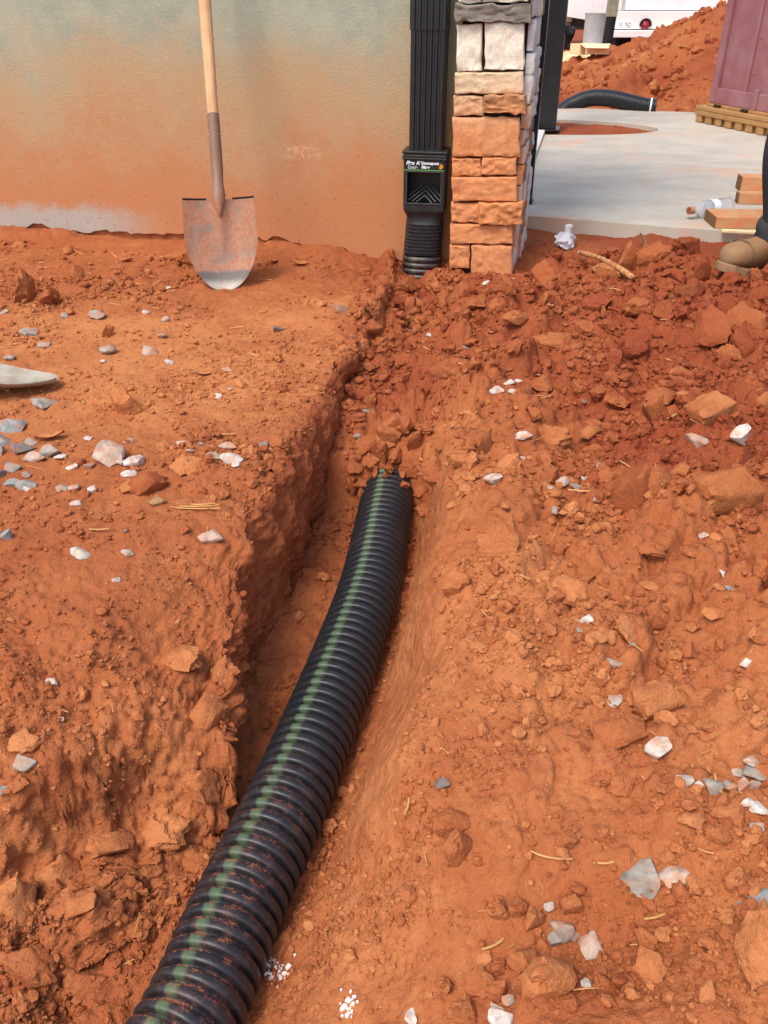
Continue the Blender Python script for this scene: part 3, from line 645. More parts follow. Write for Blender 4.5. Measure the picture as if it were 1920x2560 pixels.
far = [tuple((q0 + qe * t)[:2]) for t in (4.0, 2.0, .9, .4, 0, -.25)]
hole = []
hc, hx, hy = (0.97, 6.13), 0.77, 0.37
for k in range(48):
    a = 2 * math.pi * k / 48; hole.append((hc[0] + .06 + hx * math.cos(a) * (1 if math.cos(a) > 0 else .25), hc[1] - .1 * math.cos(a) + hy * math.sin(a)))
left = [(1.03, 6.8), (0.86, 5.2), (0.60, 3.72)]
outer = fe + far + left
hole = [h for h in hole if True]
hx_min = min(h[0] for h in hole)
outer = fe + far + [(0.70, 6.95), (0.55, 5.9), (0.55, 4.6), (0.545, 3.62)]
slab = prism(outer, -0.16, SZ, [hole[::-1]]).build('concrete_slab', M['concrete'])
tag(slab, kind='structure')
m = slab.modifiers.new('b', 'BEVEL'); m.width = .008; m.segments = 2; m.limit_method = 'ANGLE'; m.angle_limit = R(50)
# shallow footing strip under the black post, beside the slab
fs_ = prism([(0.595, 4.35), (0.70, 4.33), (1.02, 5.80), (0.90, 5.83)], SZ + .004, SZ + .022).build('footing_strip', simple('pale_concrete', lin(214, 208, 200), .9, .2, 0, 12, .2, .3)); tag(fs_, 'pale concrete strip at the foot of the black post', 'footing')
post = empty('steel_post', (1.045, 5.98, SZ + .004), -R(12)); tag(post, 'thick black square steel post standing on the slab', 'post')
MB().box((-.075, -.075, .008), (.075, .075, 2.6)).build('shaft', M['black_metal'], post, bevel=.006)
MB().box((-.10, -.09, 0), (.10, .09, .008)).build('base_plate', M['black_metal'], post, bevel=.002)
MB().tube([(.076, 0, .56), (.125, 0, .56)], .026, 6).build('bracket', M['trouser'], post)
bar = empty('black_bar', (0.628, 3.80, SZ + .001), -R(12)); tag(bar, 'slim black metal bar rising from slab corner behind the stone pillar', 'bar')
MB().box((-.012, -.03, .004), (.012, .03, 2.6)).build('flat_bar', M['black_metal'], bar, bevel=.002)
MB().box((-.018, -.05, 0), (.018, .05, .004)).build('foot_plate', M['black_metal'], bar)

# ------------------------------------------------------------------ behind the slab: spoil mound, pipe offcut, toilet cabin, truck
gx, gy = np.meshgrid(np.linspace(0.6, 6.2, 230), np.linspace(6.75, 12.0, 175))
gx = gx + 0 * gy; yfr = 6.93 - 0.2 * (gx - 1.3)
d1 = np.hypot((gx - 3.75) * .95, (gy - 9.2) * .85); mz = .82 - 0.40 * d1 - .04 * np.cos(d1 * 4)
d2 = np.hypot((gx - 1.95) * .75, (gy - 8.0)); mz2 = .20 - .42 * d2
d3 = np.hypot((gx - 2.9), (gy - 8.0)); mz3 = .37 - .46 * d3
mzz = np.maximum(np.maximum(mz, mz2), mz3); mzz = mzz + .06 * fbm(gx * 1.7, gy * 1.7, 0 * gx, 401, 3)
mzz = np.minimum(mzz, (gy - yfr) * .75 + .03) + .012
lum = domes(gx, gy, .30, 411, .5) * .32 + domes(gx, gy, .14, 421, .6) * .45 + domes(gx, gy, .07, 431, .7) * .5
mzz = mzz + lum * (.35 + .65 * (fbm(gx * 2, gy * 2, 0 * gx, 405, 2) > -.1)) + .012 * fbm(gx * 14, gy * 14, 0 * gx, 409, 3)
mzz = np.where((gx < .8) | (gx > 6.0) | (gy > 11.8), -.5, mzz); mzz = np.maximum(mzz, -.5)
V = np.stack([gx, gy, mzz], -1); a, b = gx.shape; ii = np.arange(a * b).reshape(a, b)
F = np.stack([ii[:-1, :-1], ii[:-1, 1:], ii[1:, 1:], ii[1:, :-1]], -1).reshape(-1, 4)
me = mesh_np('soil_mound', V.reshape(-1, 3), F); fattr(me, 'tone', np.clip(.55 + .25 * fbm(gx * 1.5, gy * 1.5, 0 * gx, 441, 2), 0, 1))
mound = tag(obj('soil_mound', me, M['soil']), 'big heap of red soil behind the concrete slab', 'mound', kind='thing')

def corrugated(name, path, rad, pitch, depth, mat, parent=None, seg=48, stripe=None, dust=None, res=12, tag_top=True):
    pts = [Vector(p) for p in path]; fine = []
    n = len(pts)
    for i in range(n - 1):                                   # Catmull-Rom
        p_1, p_2 = pts[i], pts[i + 1]; p_0 = pts[i - 1] if i else p_1 * 2 - p_2; p_3 = pts[i + 2] if i + 2 < n else p_2 * 2 - p_1
        for k in range(40):
            t = k / 40; fine.append(0.5 * ((2 * p_1) + (p_2 - p_0) * t + (2 * p_0 - 5 * p_1 + 4 * p_2 - p_3) * t * t + (-p_0 + 3 * p_1 - 3 * p_2 + p_3) * t ** 3))
    fine.append(pts[-1]); A = np.array([tuple(p) for p in fine]); dist = np.concatenate([[0], np.cumsum(np.linalg.norm(np.diff(A, axis=0), axis=1))]); L = dist[-1]
    prof = [(0, 0), (.17, 0), (.23, .72), (.30, .94), (.44, 1), (.60, 1), (.75, .94), (.82, .72), (.88, 0)]
    ss, rr, ph = [], [], []
    for i in range(int(L / pitch)):
        for q, hgt in prof: ss.append((i + q) * pitch); rr.append(rad - depth + depth * hgt); ph.append(hgt)
    ss = np.array(ss); ctr = np.stack([np.interp(ss, dist, A[:, k]) for k in range(3)], 1)
    tg = np.stack([np.interp(ss + .01, dist, A[:, k]) - np.interp(ss - .01, dist, A[:, k]) for k in range(3)], 1); tg /= np.linalg.norm(tg, axis=1, keepdims=True)
    up = np.array([0, 0, 1.0]); side = np.cross(tg, up); side /= np.linalg.norm(side, axis=1, keepdims=True); nrm = np.cross(side, tg)
    ang = np.linspace(0, 2 * math.pi, seg, endpoint=False)
    V = ctr[:, None, :] + np.array(rr)[:, None, None] * (side[:, None, :] * np.cos(ang)[None, :, None] + nrm[:, None, :] * np.sin(ang)[None, :, None])
    m_ = len(ss); ii = np.arange(m_ * seg).reshape(m_, seg); jj = np.roll(ii, -1, axis=1)
    F = np.stack([ii[:-1], jj[:-1], jj[1:], ii[1:]], -1).reshape(-1, 4)
    me = mesh_np(name, V.reshape(-1, 3), F); me.set_sharp_from_angle(angle=R(75))
    deg = np.degrees(ang)[None, :] + 0 * ss[:, None]; php = np.array(ph)[:, None]
    stv = np.zeros_like(deg) if stripe is None else smooth(9.5, 5.0, np.abs(deg - stripe)) * (.5 + .5 * php)
    up_ = np.clip(np.sin(ang), 0, 1)[None, :] ** 1.5 + 0 * deg
    tv = np.zeros_like(deg) if dust is None else up_ * np.array([dust(s_) for s_ in ss])[:, None] * np.where(np.arange(m_)[:, None] % len(prof) <= 3, 2.2, .25)
    fattr(me, 'stripe', stv); fattr(me, 'top', np.clip(tv, 0, 1.2))
    return obj(name, me, mat, parent)
pp = [(1.30, 7.05, -.10), (1.37, 7.13, .0), (1.45, 7.17, .055), (1.58, 7.16, .105), (1.72, 7.10, .110), (1.86, 7.03, .088), (1.98, 6.99, .066), (2.06, 6.97, .062)]
op = empty('drain_pipe_offcut', (1.6, 7.1, 0)); tag(op, 'bent black corrugated pipe lying between slab and soil mound', 'pipe')
oo = corrugated('pipe_wall', [tuple(Vector(p) - op.location) for p in pp], .060, .017, .005, M['pipe'], op, seg=32)
MB().tube([tuple(Vector(p) - op.location) for p in ((2.0, 6.985, .066), (2.012, 6.982, .0655))], .0625, 24).build('white_band', M['white_print'], op, smoothf=True, angle=40)

# toilet cabin
A0 = np.array([2.135, 6.36]); av = np.array([.325, -.946]); tl = empty('toilet_cabin', (A0[0], A0[1], SZ + .001), math.atan2(av[1], av[0])); tag(tl, 'maroon plastic portable toilet cabin on a tan skid', 'portable toilet')
# local x runs along the visible side towards the viewer, local y into the cabin
sk = MB(); Ls, Hs = 1.18, .105; n = 11
prof_pts = []
sk.box((0.03, .03, .0), (Ls, 1.15, Hs - .028)).box((0, 0.0, Hs - .028), (Ls + .02, 1.18, Hs))
for i in range(n + 1): sk.box((.015 + i * (Ls - .06) / n, .008, .0), (.075 + i * (Ls - .06) / n, .03, Hs - .028))
sk.box((.0, .002, .045), (Ls + .02, .03, Hs - .028)); skid = sk.build('skid', M['skid'], tl, bevel=.006)
MB().box((.07, .035, Hs), (Ls, 1.14, Hs + .018)).build('skid_rail', M['skid'], tl, bevel=.004)
for i in range(4): MB().box((.16 + i * .27, .022, Hs + .0015), (.22 + i * .27, .034, Hs + .019)).build('slot', M['mortar'], skid)
zb = Hs + .018
MB().box((.085, .075, zb + .001), (Ls, 1.12, 2.25)).build('body', M['maroon'], tl, bevel=.02)
kp = MB().box((.07, .055, zb), (Ls + .01, .075, zb + .095)).build('kick_panel', M['maroon'], tl, bevel=.006)
for x0, x1, o_ in ((.07, .125, .045), (.36, .40, .058), (.66, .70, .058), (.96, 1.0, .058)): MB().box((x0, o_, zb + (.0 if x0 < .1 else .09)), (x1, .076, 2.2)).build('rib', M['maroon'], tl, bevel=.008)
MB().box((.50, .040, zb), (.535, .058, zb + .12)).build('bracket', M['maroon'], tl, bevel=.004)
for i in range(9): MB().lathe([(.006, 0), (.006, .004), (0.001, .006)], 10, Matrix.Translation((.43, .0745, zb + .2 + i * .2)) @ Matrix.Rotation(R(90), 4, 'X')).build('rivet', M['maroon'], tl)
MB().box((.05, .03, 2.25), (Ls + .05, 1.16, 2.30)).build('roof', M['white_paint'], tl, bevel=.02)

# truck
TY = 16.5
def tp(px, py): return aty(px, py, TY)
tx0 = tp(1527, 60)[0]; gzt = -.345
tr = empty('white_truck', (tx0, TY, gzt)); tag(tr, 'rusty white truck seen from behind with a number plate', 'truck')
lz = lambda py: tp(1560, py)[2] - gzt
lx = lambda px: tp(px, 60)[0] - tx0
MB().box((0, .0, lz(73)), (2.3, .10, lz(28))).build('rear_sill', M['rusty_white'], tr, bevel=.01)
MB().box((-.02, -.14, lz(93)), (2.32, .0, lz(75))).build('bumper', M['rusty_white'], tr, bevel=.01)
MB().box((.22, .03, lz(26)), (2.28, .12, lz(26) + 1.9)).build('cargo_door', M['white_paint'], tr, bevel=.01)
MB().box((.02, .02, lz(27)), (.16, .12, lz(26) + 1.9)).build('corner_post', M['rusty_white'], tr, bevel=.01)
MB().box((0.03, .12, lz(60)), (2.27, 4.5, lz(26) + 1.95)).build('cargo_box', M['white_paint'], tr)
MB().box((.2, .12, lz(90)), (2.1, 4.6, lz(60))).build('chassis', M['tyre'], tr)
for x in (.45, 1.6):
    w_ = MB().lathe([(.15, -.14), (.40, -.14), (.43, -.09), (.43, .09), (.40, .14), (.15, .14)], 28, Matrix.Translation((x, 1.2, .43)) @ Matrix.Rotation(R(90), 4, 'Y')).build('wheel', M['tyre'], tr, bevel=.01)
np_ = MB().box((lx(1540), -.012, lz(72)), (lx(1584), -.004, lz(49))).build('number_plate', M['white_print'], tr)
text('15', lz(52) - lz(70), (lx(1545), -.0125, lz(69)), simple('plate_ink', (.03, .03, .04, 1), .5), np_, sx=.72)
text('762', lz(52) - lz(70), (lx(1561), -.0125, lz(69)), bpy.data.materials['plate_ink'], np_, sx=.72)
MB().lathe([(.0, -.05), (.05, -.045), (.075, -.02), (.08, 0)], 20, Matrix.Translation((lx(1613), -.001, lz(62))) @ Matrix.Rotation(R(-90), 4, 'X')).build('tail_light', M['taillight'], tr, smoothf=True)
MB().rings([[(lx(1613) + r * math.cos(a), y_, lz(62) + r * math.sin(a)) for a in (R(-10) + R(200) * k / 12 for k in range(13))] for r, y_ in ((.088, -.001), (.098, -.001), (.098, -.055), (.088, -.055))], caps=False, closed=True).build('light_hood', M['tyre'], tr)

wt = empty('white_trailer', (2.9, 21.0, -.36)); tag(wt, 'white trailer side far behind the black post', 'trailer')
MB().box((-2.2, 0, .55), (1.6, 2.2, 3.1)).build('body', M['white_paint'], wt, bevel=.03)
MB().box((-2.2, .1, .40), (1.6, 2.1, .55)).build('chassis', M['grey_bin'], wt)
for x in (-1.4, .9): MB().lathe([(.2, -.12), (.38, -.12), (.40, -.08), (.40, .08), (.38, .12), (.2, .12)], 24, Matrix.Translation((x, .3, .40)) @ Matrix.Rotation(R(90), 4, 'X')).build('wheel', M['tyre'], wt)
# grey bin, banded pole, pale sand heap, boxes
b0 = aty(1487, 112, 11.0)
bn = empty('plastic_barrel', (b0[0], 11.0, -.17)); tag(bn, 'pale grey translucent plastic barrel left of the truck', 'barrel')
hB = aty(1487, 33, 11.0)[2] + .17
MB().lathe([(.125, 0), (.13, .02), (.135, hB * .42), (.145, hB * .44), (.145, hB * .47), (.137, hB * .49), (.142, hB * .97), (.15, hB), (.138, hB), (.12, .05)], 28).build('shell', M['grey_bin'], bn, smoothf=True, angle=35)
b1 = aty(1512, 112, 10.6)
pl = empty('banded_pole', (b1[0], 10.6, -.16)); tag(pl, 'weathered pole with black lower sleeve beside the truck', 'pole')
hP = aty(1512, 42, 10.6)[2] + .16
MB().tube([(0, 0, 0), (.035, 0, hP)], .055, 16).build('black_sleeve', M['tyre'], pl, smoothf=True, angle=40)
MB().box((-.02, -.05, hP), (.085, .05, 2.4)).build('post', M['grey_concrete_post'], pl, bevel=.006)
gx, gy = np.meshgrid(np.linspace(-1, 1, 50), np.linspace(-1, 1, 50)); rr = np.hypot(gx, gy)
hz = .30 * np.exp(-rr ** 2 * 3.0) * (1 + .12 * fbm(gx * 4, gy * 4, 0 * gx, 501, 3)) + .02 * fbm(gx * 9, gy * 9, 0 * gx, 503, 3) - .06 * smooth(.8, 1, rr)
V = np.stack([gx * 1.4, gy * 1.0, hz], -1); ii = np.arange(2500).reshape(50, 50); F = np.stack([ii[:-1, :-1], ii[:-1, 1:], ii[1:, 1:], ii[1:, :-1]], -1).reshape(-1, 4)
sh = obj('sand_heap', mesh_np('sand_heap', V.reshape(-1, 3), F), M['sand']); sh.location = (2.0, 10.9, .0 + float(far_drop(np.array(10.9))) + .05); tag(sh, 'pale sunlit sand heap between black post and truck', 'sand heap')
for i, (px, py, yy, sz, rz, lab) in enumerate([(1456, 122, 10.2, (.20, .16, .10), .5, 'open tan cardboard box on the pale sand left of the truck'), (1495, 122, 10.0, (.24, .18, .09), -.3, 'flattened tan cardboard box under the banded pole')]):
    p = aty(px, py, yy); cbx = empty('cardboard_box', (p[0], yy, p[2] - sz[2] / 2), rz); tag(cbx, lab, 'box')
    x, y_, z = sz[0] / 2, sz[1] / 2, sz[2]; MB().box((-x, -y_, 0), (x, -y_ + .006, z)).box((-x, y_ - .006, 0), (x, y_, z)).box((-x, -y_ + .006, 0), (-x + .006, y_ - .006, z)).box((x - .006, -y_ + .006, 0), (x, y_ - .006, z)).box((-x + .006, -y_ + .006, 0), (x - .006, y_ - .006, .006)).build('box_body', M['pale_wood'], cbx)
    MB().box((-x, -.005, -.003), (x, .09, .003), Matrix.Translation((0, -y_, z)) @ Matrix.Rotation(R(200), 4, 'X')).build('flap', M['pale_wood'], cbx)

# ------------------------------------------------------------------ the drain pipe in the trench
dp = corrugated('drain_pipe', [tuple(p) for p in axis], 0.0632, .0212, .0092, M['pipe'], seg=108, stripe=76,
                dust=lambda s_: .02 + .45 * math.exp(-(s_ / .12) ** 2) + .75 * (1 / (1 + math.exp(-(s_ - 1.05) / .04))))
tag(dp, 'long black corrugated drain pipe with green stripe lying in the trench', 'pipe')

# ------------------------------------------------------------------ shovels
def shovel(name, label, flat_handle=1.02, mat_handle=None):
    r = empty(name); tag(r, label, 'shovel')
    nu, nv = 25, 32; V = []; Hb = .285
    def hw(z):
        t = z / Hb
        return .1185 * (max(0.0, 1 - (1 - min(t / .66, 1)) ** 1.9)) ** .5 * (1 - .055 * max(0, (t - .55) / .45))
    def surf(u, z):
        x = u * hw(z); t = z / Hb
        y = -.030 * (abs(u) ** 2.2) * (0.35 + .65 * min(1, t / .5)) - .020 * (1 - min(t / .45, 1)) ** 2 + .012
        ridge = .026 * max(0, (z - .095) / (Hb - .095)) ** .9 * math.exp(-(x / (.006 + .022 * max(0, (z - .09) / (Hb - .09)))) ** 2) if z > .095 else 0
        return x, y - ridge
    for side in (0, 1):
        for i in range(nv):
            z = Hb * (i / (nv - 1)) ** 1.25
            for j in range(nu):
                x, y = surf(-1 + 2 * j / (nu - 1), max(z, .0004)); V.append((x, y + (.0022 if side else 0), z))
    n = nu * nv; ii = np.arange(n).reshape(nv, nu); F = np.stack([ii[:-1, :-1], ii[:-1, 1:], ii[1:, 1:], ii[1:, :-1]], -1).reshape(-1, 4).tolist()
    F += [[a + n for a in f[::-1]] for f in F]
    rim = [ii[0, j] for j in range(nu)] + [ii[i, nu - 1] for i in range(1, nv)] + [ii[nv - 1, j] for j in range(nu - 2, -1, -1)] + [ii[i, 0] for i in range(nv - 2, 0, -1)]
    F += [[rim[k], rim[k] + n, rim[(k + 1) % len(rim)] + n, rim[(k + 1) % len(rim)]] for k in range(len(rim))]
    me = bpy.data.meshes.new('blade'); me.from_pydata(V, [], [[int(a) for a in f] for f in F]); me.update(); me.polygons.foreach_set('use_smooth', [True] * len(me.polygons)); me.set_sharp_from_angle(angle=R(45))
    bl = obj('blade', me, M['blade'], r)
    for s_ in (-1, 1):                                       # turned foot steps
        fs = MB()
        rg = []
        for q in np.linspace(.38, 1, 8):
            x, y = surf(s_ * q, Hb); rg.append([(x, y, Hb - .001), (x, y - .002, Hb + .004), (x, y + .020, Hb + .008), (x, y + .020, Hb + .001)])
        fs.rings(rg).build('foot_step', M['tyre'], bl)
    pts, rad = [], []
    for t in np.linspace(0, 1, 16):
        z = .235 + t * .310; y = -.012 + .030 * smooth(.0, .55, np.array(t)) * 1.0 + .012 * t; pts.append((0, float(y), z)); rad.append(float(.013 + .006 * smooth(0.0, .5, np.array(t))) * (1.25 if t < .2 else 1.0))
    rad[0] = .004; rad[1] = .012; rad[2] = .019; rad[3] = .023; rad[4] = .020; rad[5] = .0175
    MB().tube(pts, rad, 20).build('socket', M['blade'], r, smoothf=True, angle=50)
    top = Vector(pts[-1]); dirn = (Vector(pts[-1]) - Vector(pts[-4])).normalized()
    hp = [top - dirn * .02 + dirn * (flat_handle * t) for t in np.linspace(0, 1, 14)]
    MB().tube(hp, [.0172 + .0025 * math.sin(t * 3.0) for t in np.linspace(0, 1, 14)], 20).build('handle', M['handle'], r, smoothf=True, angle=50)
    for s_ in (-1, 1): MB().lathe([(.004, 0), (.004, .002), (.001, .0035)], 10, Matrix.Translation((s_ * .0185, pts[-4][1], pts[-4][2])) @ Matrix.Rotation(R(90) * s_, 4, 'Y')).build('rivet', M['chrome'], r)
    return r
s1 = shovel('round_shovel', 'muddy round point shovel with wooden handle leaning upright against the stucco wall')
p, _ = gp(578, 722); s1.location = (p.x - .018, p.y, p.z - .008); s1.rotation_euler = (R(-19), R(-1.0), R(4))
M['pale_blade'] = simple('dusty_pale_steel', lin(172, 165, 150), .6, .4, .1, 25, .2, .1, .001, col2=lin(150, 136, 116))
s2 = shovel('round_shovel', 'shovel lying at the left edge with only its pale blade tip showing')
p, _ = gp(141, 972)
s2.matrix_world = Matrix.Translation((p.x + .005, p.y, p.z + .012)) @ Matrix.Rotation(R(4), 4, 'Z') @ Matrix.Rotation(R(7), 4, 'Y') @ Matrix.Rotation(R(-90), 4, 'Y') @ Matrix.Rotation(R(100), 4, 'Z') @ Matrix.Diagonal((.80, 1, 1.12, 1))
for ch in s2.children:
    if ch.name.startswith('blade'): ch.data.materials.clear(); ch.data.materials.append(M['pale_blade'])

# ------------------------------------------------------------------ person at the right edge, standing in the rubble with a shovel
pe = empty('person', (1.285, 2.74, gz(1.24, 2.70) - .045), 0); tag(pe, 'person in dark grey trousers and dusty tan boots at the right edge', 'person')
def skin(name, J, E, mat, parent, sub=2):
    ks = list(J); me = bpy.data.meshes.new(name); me.from_pydata([J[k][:3] for k in ks], [(ks.index(a), ks.index(b)) for a, b in E], [])
    o = obj(name, me, mat, parent); o.modifiers.new('skin', 'SKIN')
    for k, sv in zip(ks, me.skin_vertices[0].data):
        r = J[k][3]; sv.radius = r if hasattr(r, '__len__') else (r, r)
    me.skin_vertices[0].data[0].use_root = True
    m = o.modifiers.new('sub', 'SUBSURF'); m.levels = sub; m.render_levels = sub; return o
# local: facing -x, left foot (nearer, in view) forward
J = {'pelvis': (0.10, 0.06, .95, .13), 'belly': (.08, .06, 1.10, .125), 'chest': (.03, .06, 1.30, .145), 'neck0': (.0, .06, 1.47, .065), 'neck': (-.01, .06, 1.53, .055), 'head0': (-.02, .06, 1.60, .075), 'head': (-.03, .06, 1.68, .09), 'crown': (-.02, .06, 1.75, .07),
     'hipL': (.07, -.04, .88, .09), 'kneeL': (-.07, -.06, .50, .062), 'calfL': (-.05, -.05, .34, .055), 'ankL': (-.045, -.04, .11, .04), 'hipR': (.14, .17, .88, .09), 'kneeR': (.22, .24, .49, .06), 'ankR': (.34, .28, .10, .04),
     'shL': (.02, -.14, 1.40, .062), 'elL': (-.07, -.28, 1.15, .045), 'wrL': (-.20, -.26, .98, .030), 'shR': (.04, .26, 1.40, .062), 'elR': (-.02, .34, 1.13, .045), 'wrR': (-.17, .10, 1.16, .030)}
E1 = [('pelvis', 'belly'), ('belly', 'chest'), ('chest', 'neck0'), ('neck0', 'neck'), ('neck', 'head0'), ('head0', 'head'), ('head', 'crown'), ('pelvis', 'hipL'), ('hipL', 'kneeL'), ('kneeL', 'calfL'), ('calfL', 'ankL'), ('pelvis', 'hipR'), ('hipR', 'kneeR'), ('kneeR', 'ankR'), ('chest', 'shL'), ('shL', 'elL'), ('elL', 'wrL'), ('chest', 'shR'), ('shR', 'elR'), ('elR', 'wrR')]
for nme, wx in (('L', (-.20, -.26, .98)), ('R', (-.17, .10, 1.16))):
    J['pm' + nme] = (wx[0] - .05, wx[1], wx[2] - .01, (.032, .018)); E1.append(('wr' + nme, 'pm' + nme))
    for f in range(4):
        b = f * .017 - .026; J[f'f{nme}{f}a'] = (wx[0] - .085, wx[1] - .018, wx[2] - .01 + b, .009); J[f'f{nme}{f}b'] = (wx[0] - .115, wx[1] + .005, wx[2] - .012 + b, .008); J[f'f{nme}{f}c'] = (wx[0] - .095, wx[1] + .025, wx[2] - .012 + b, .007)
        E1 += [('pm' + nme, f'f{nme}{f}a'), (f'f{nme}{f}a', f'f{nme}{f}b'), (f'f{nme}{f}b', f'f{nme}{f}c')]
    J[f't{nme}a'] = (wx[0] - .04, wx[1] + .025, wx[2] + .035, .010); J[f't{nme}b'] = (wx[0] - .08, wx[1] + .030, wx[2] + .04, .008); E1 += [('pm' + nme, f't{nme}a'), (f't{nme}a', f't{nme}b')]
skin('body', J, E1, M['skin'], pe)
JT = {'w': (.10, .06, 1.03, .155), 'p': (.10, .06, .93, .155), 'hl': (.07, -.04, .84, .115), 'kl': (-.07, -.06, .50, .088), 'k2': (-.075, -.055, .40, .090), 'k3': (-.055, -.05, .28, .072), 'cl': (-.045, -.045, .20, .060), 'al': (-.045, -.04, .145, .066), 'hr': (.14, .17, .84, .115), 'kr': (.22, .24, .49, .085), 'cr': (.30, .265, .26, .070), 'ar': (.33, .275, .145, .066)}
skin('trousers', JT, [('w', 'p'), ('p', 'hl'), ('hl', 'kl'), ('kl', 'k2'), ('k2', 'k3'), ('k3', 'cl'), ('cl', 'al'), ('p', 'hr'), ('hr', 'kr'), ('kr', 'cr'), ('cr', 'ar')], M['trouser'], pe)
JS = {'c': (.03, .06, 1.30, .165), 'b': (.08, .06, 1.10, .15), 'h': (.10, .06, .98, .165), 'n': (.0, .06, 1.47, .085), 'sl': (.02, -.14, 1.40, .078), 'el': (-.05, -.24, 1.22, .062), 'sr': (.04, .26, 1.40, .078), 'er': (0, .32, 1.2, .062)}
skin('shirt', JS, [('c', 'b'), ('b', 'h'), ('c', 'n'), ('c', 'sl'), ('sl', 'el'), ('c', 'sr'), ('sr', 'er')], M['shirt'], pe)
skin('hair', {'a': (-.005, .06, 1.72, .088), 'b': (.015, .06, 1.76, .075), 'c': (.045, .06, 1.66, .06)}, [('a', 'b'), ('a', 'c')], M['hair'], pe)
for y_ in (.025, .095): MB().lathe([(.0, -.011), (.009, -.007), (.011, 0), (.009, .007), (0, .011)], 12, Matrix.Translation((-.112, y_, 1.68))).build('eye', M['white_print'], pe, smoothf=True)
skin('nose', {'a': (-.112, .06, 1.685, .012), 'b': (-.135, .06, 1.65, .015)}, [('a', 'b')], M['skin'], pe)
MB().box((-.112, .035, 1.612), (-.100, .085, 1.620)).build('mouth', M['taillight'], pe, bevel=.003)
def boot(parent, loc_, rz, pitch, roll):
    b = empty('boot', loc_, rz); b.parent = parent; b.rotation_euler = (roll, pitch, rz); L = .29
    def sec(x, w_, z0, h_, n=20, k=2.6):
        out = []
        for i in range(n):
            a = 2 * math.pi * i / n; ca, sa = math.cos(a), math.sin(a); r = (abs(ca) ** k + abs(sa) ** k) ** (-1 / k); out.append((x, w_ * r * ca, z0 + h_ / 2 + h_ / 2 * r * sa))
        return out
    # toe points to -x, heel at +x
    prof = [(-.190, .006, .045, .018), (-.186, .026, .034, .044), (-.172, .040, .028, .062), (-.145, .048, .026, .074), (-.11, .050, .026, .080), (-.075, .047, .026, .088), (-.04, .043, .026, .104), (-.01, .041, .026, .125), (.03, .040, .026, .145), (.07, .038, .026, .150), (.092, .030, .028, .140), (.10, .012, .04, .11)]
    up_ = MB().rings([sec(*q) for q in prof]).build('upper', M['boot'], b, smoothf=True, sub=1)
    MB().rings([sec(-.130, .0505, .027, .079), sec(-.126, .052, .027, .080), sec(-.122, .0505, .027, .079)], caps=False).build('toe_seam', M['sole'], b, smoothf=True)
    MB().rings([[(.035 + r * math.cos(a) * 1.25, r * math.sin(a), z) for a in (2 * math.pi * i / 20 for i in range(20))] for r, z in ((.044, .10), (.046, .14), (.047, .18), (.049, .215), (.044, .215))], caps=False).build('shaft', M['boot'], b, smoothf=True)
    ol = [(-.196, 0), (-.190, .025), (-.170, .043), (-.13, .053), (-.08, .052), (-.03, .044), (.03, .043), (.08, .042), (.104, .028), (.110, 0)]; ol = ol + [(x, -y) for x, y in ol[-2:0:-1]]
    n = len(ol); so = MB(); so.add([(x, y, z + (.010 if x < -.16 else 0)) for z in (0, .028) for x, y in ol], [tuple(range(n))[::-1], tuple(range(n, 2 * n))] + [(i, (i + 1) % n, n + (i + 1) % n, n + i) for i in range(n)])
    so.build('sole', M['sole'], b, bevel=.004)
    for k in range(5): MB().tube([(-.03 + k * .012, -.03, .125 + k * .016), (-.045 + k * .012, 0, .132 + k * .016), (-.03 + k * .012, .03, .125 + k * .016)], .0032, 6).build('lace', M['trouser'], b)
    return b
boot(pe, (-.07, -.045, .034), R(24), R(9), R(0)); boot(pe, (.33, .275, .0), R(-12), 0, 0)
cuff = MB()
rg = []
for i, (r, z) in enumerate(((.050, .115), (.068, .125), (.074, .150), (.070, .168), (.076, .180), (.071, .200), (.058, .215))): rg.append([(-.045 + r * (1 + .07 * math.sin(a * 5 + i)) * math.cos(a), -.042 + r * (1 + .07 * math.sin(a * 4 + i * 2)) * math.sin(a), z + .006 * math.sin(a * 3 + i)) for a in (2 * math.pi * k / 28 for k in range(28))])
cuff.rings(rg, caps=False).build('gathered_cuff', M['trouser'], pe, smoothf=True, sub=1)
s3 = shovel('digging_shovel', 'shovel stuck in the soil at the far right edge in front of the boot')
p = Vector((1.262, 2.55, gz(1.262, 2.55))); s3.location = p + Vector((0, 0, -.05)); s3.rotation_euler = (R(-8), R(-2), R(35))

# ------------------------------------------------------------------ lumber, bottle, litter, stick
def plank(label, p, yaw, L, w_, h_, name='lumber_piece', z=None, mat='lumber'):
    o = empty(name, (p[0], p[1], p[2] if z is None else z), yaw); tag(o, label, 'lumber', 'lumber offcuts on the slab')
    MB().box((0.001, 0, 0), (L, w_, h_)).build('board', M[mat], o, bevel=.002); MB().box((-.0012, .001, .001), (.0011, w_ - .001, h_ - .001)).build('end_grain', M['lumber_end'] if mat == 'lumber' else M[mat], o)
    return o
plank('thick square timber, farthest of the lumber on the slab', atz(1849, 479, SZ), R(-7), .9, .085, .062, z=SZ + .001)
plank('thinner timber lying just in front of the farthest timber', atz(1844, 511, SZ), R(-5), .9, .05, .045, z=SZ + .001)
plank('wide angled-end board resting near the slab edge behind the leg', atz(1786, 572, SZ), R(-3), .8, .15, .042, z=SZ + .001)
plank('thin pale wooden lath on the very edge of the slab', atz(1805, 582, SZ), R(-14), .5, .022, .010, z=SZ + .001, mat='pale_wood')
plank('small pale wood block at the foot of the slab by the cuff', atz(1868, 604, SZ - .06), R(-10), .12, .05, .05, z=gz(*atz(1868, 604, -.02)[:2]), mat='pale_wood')
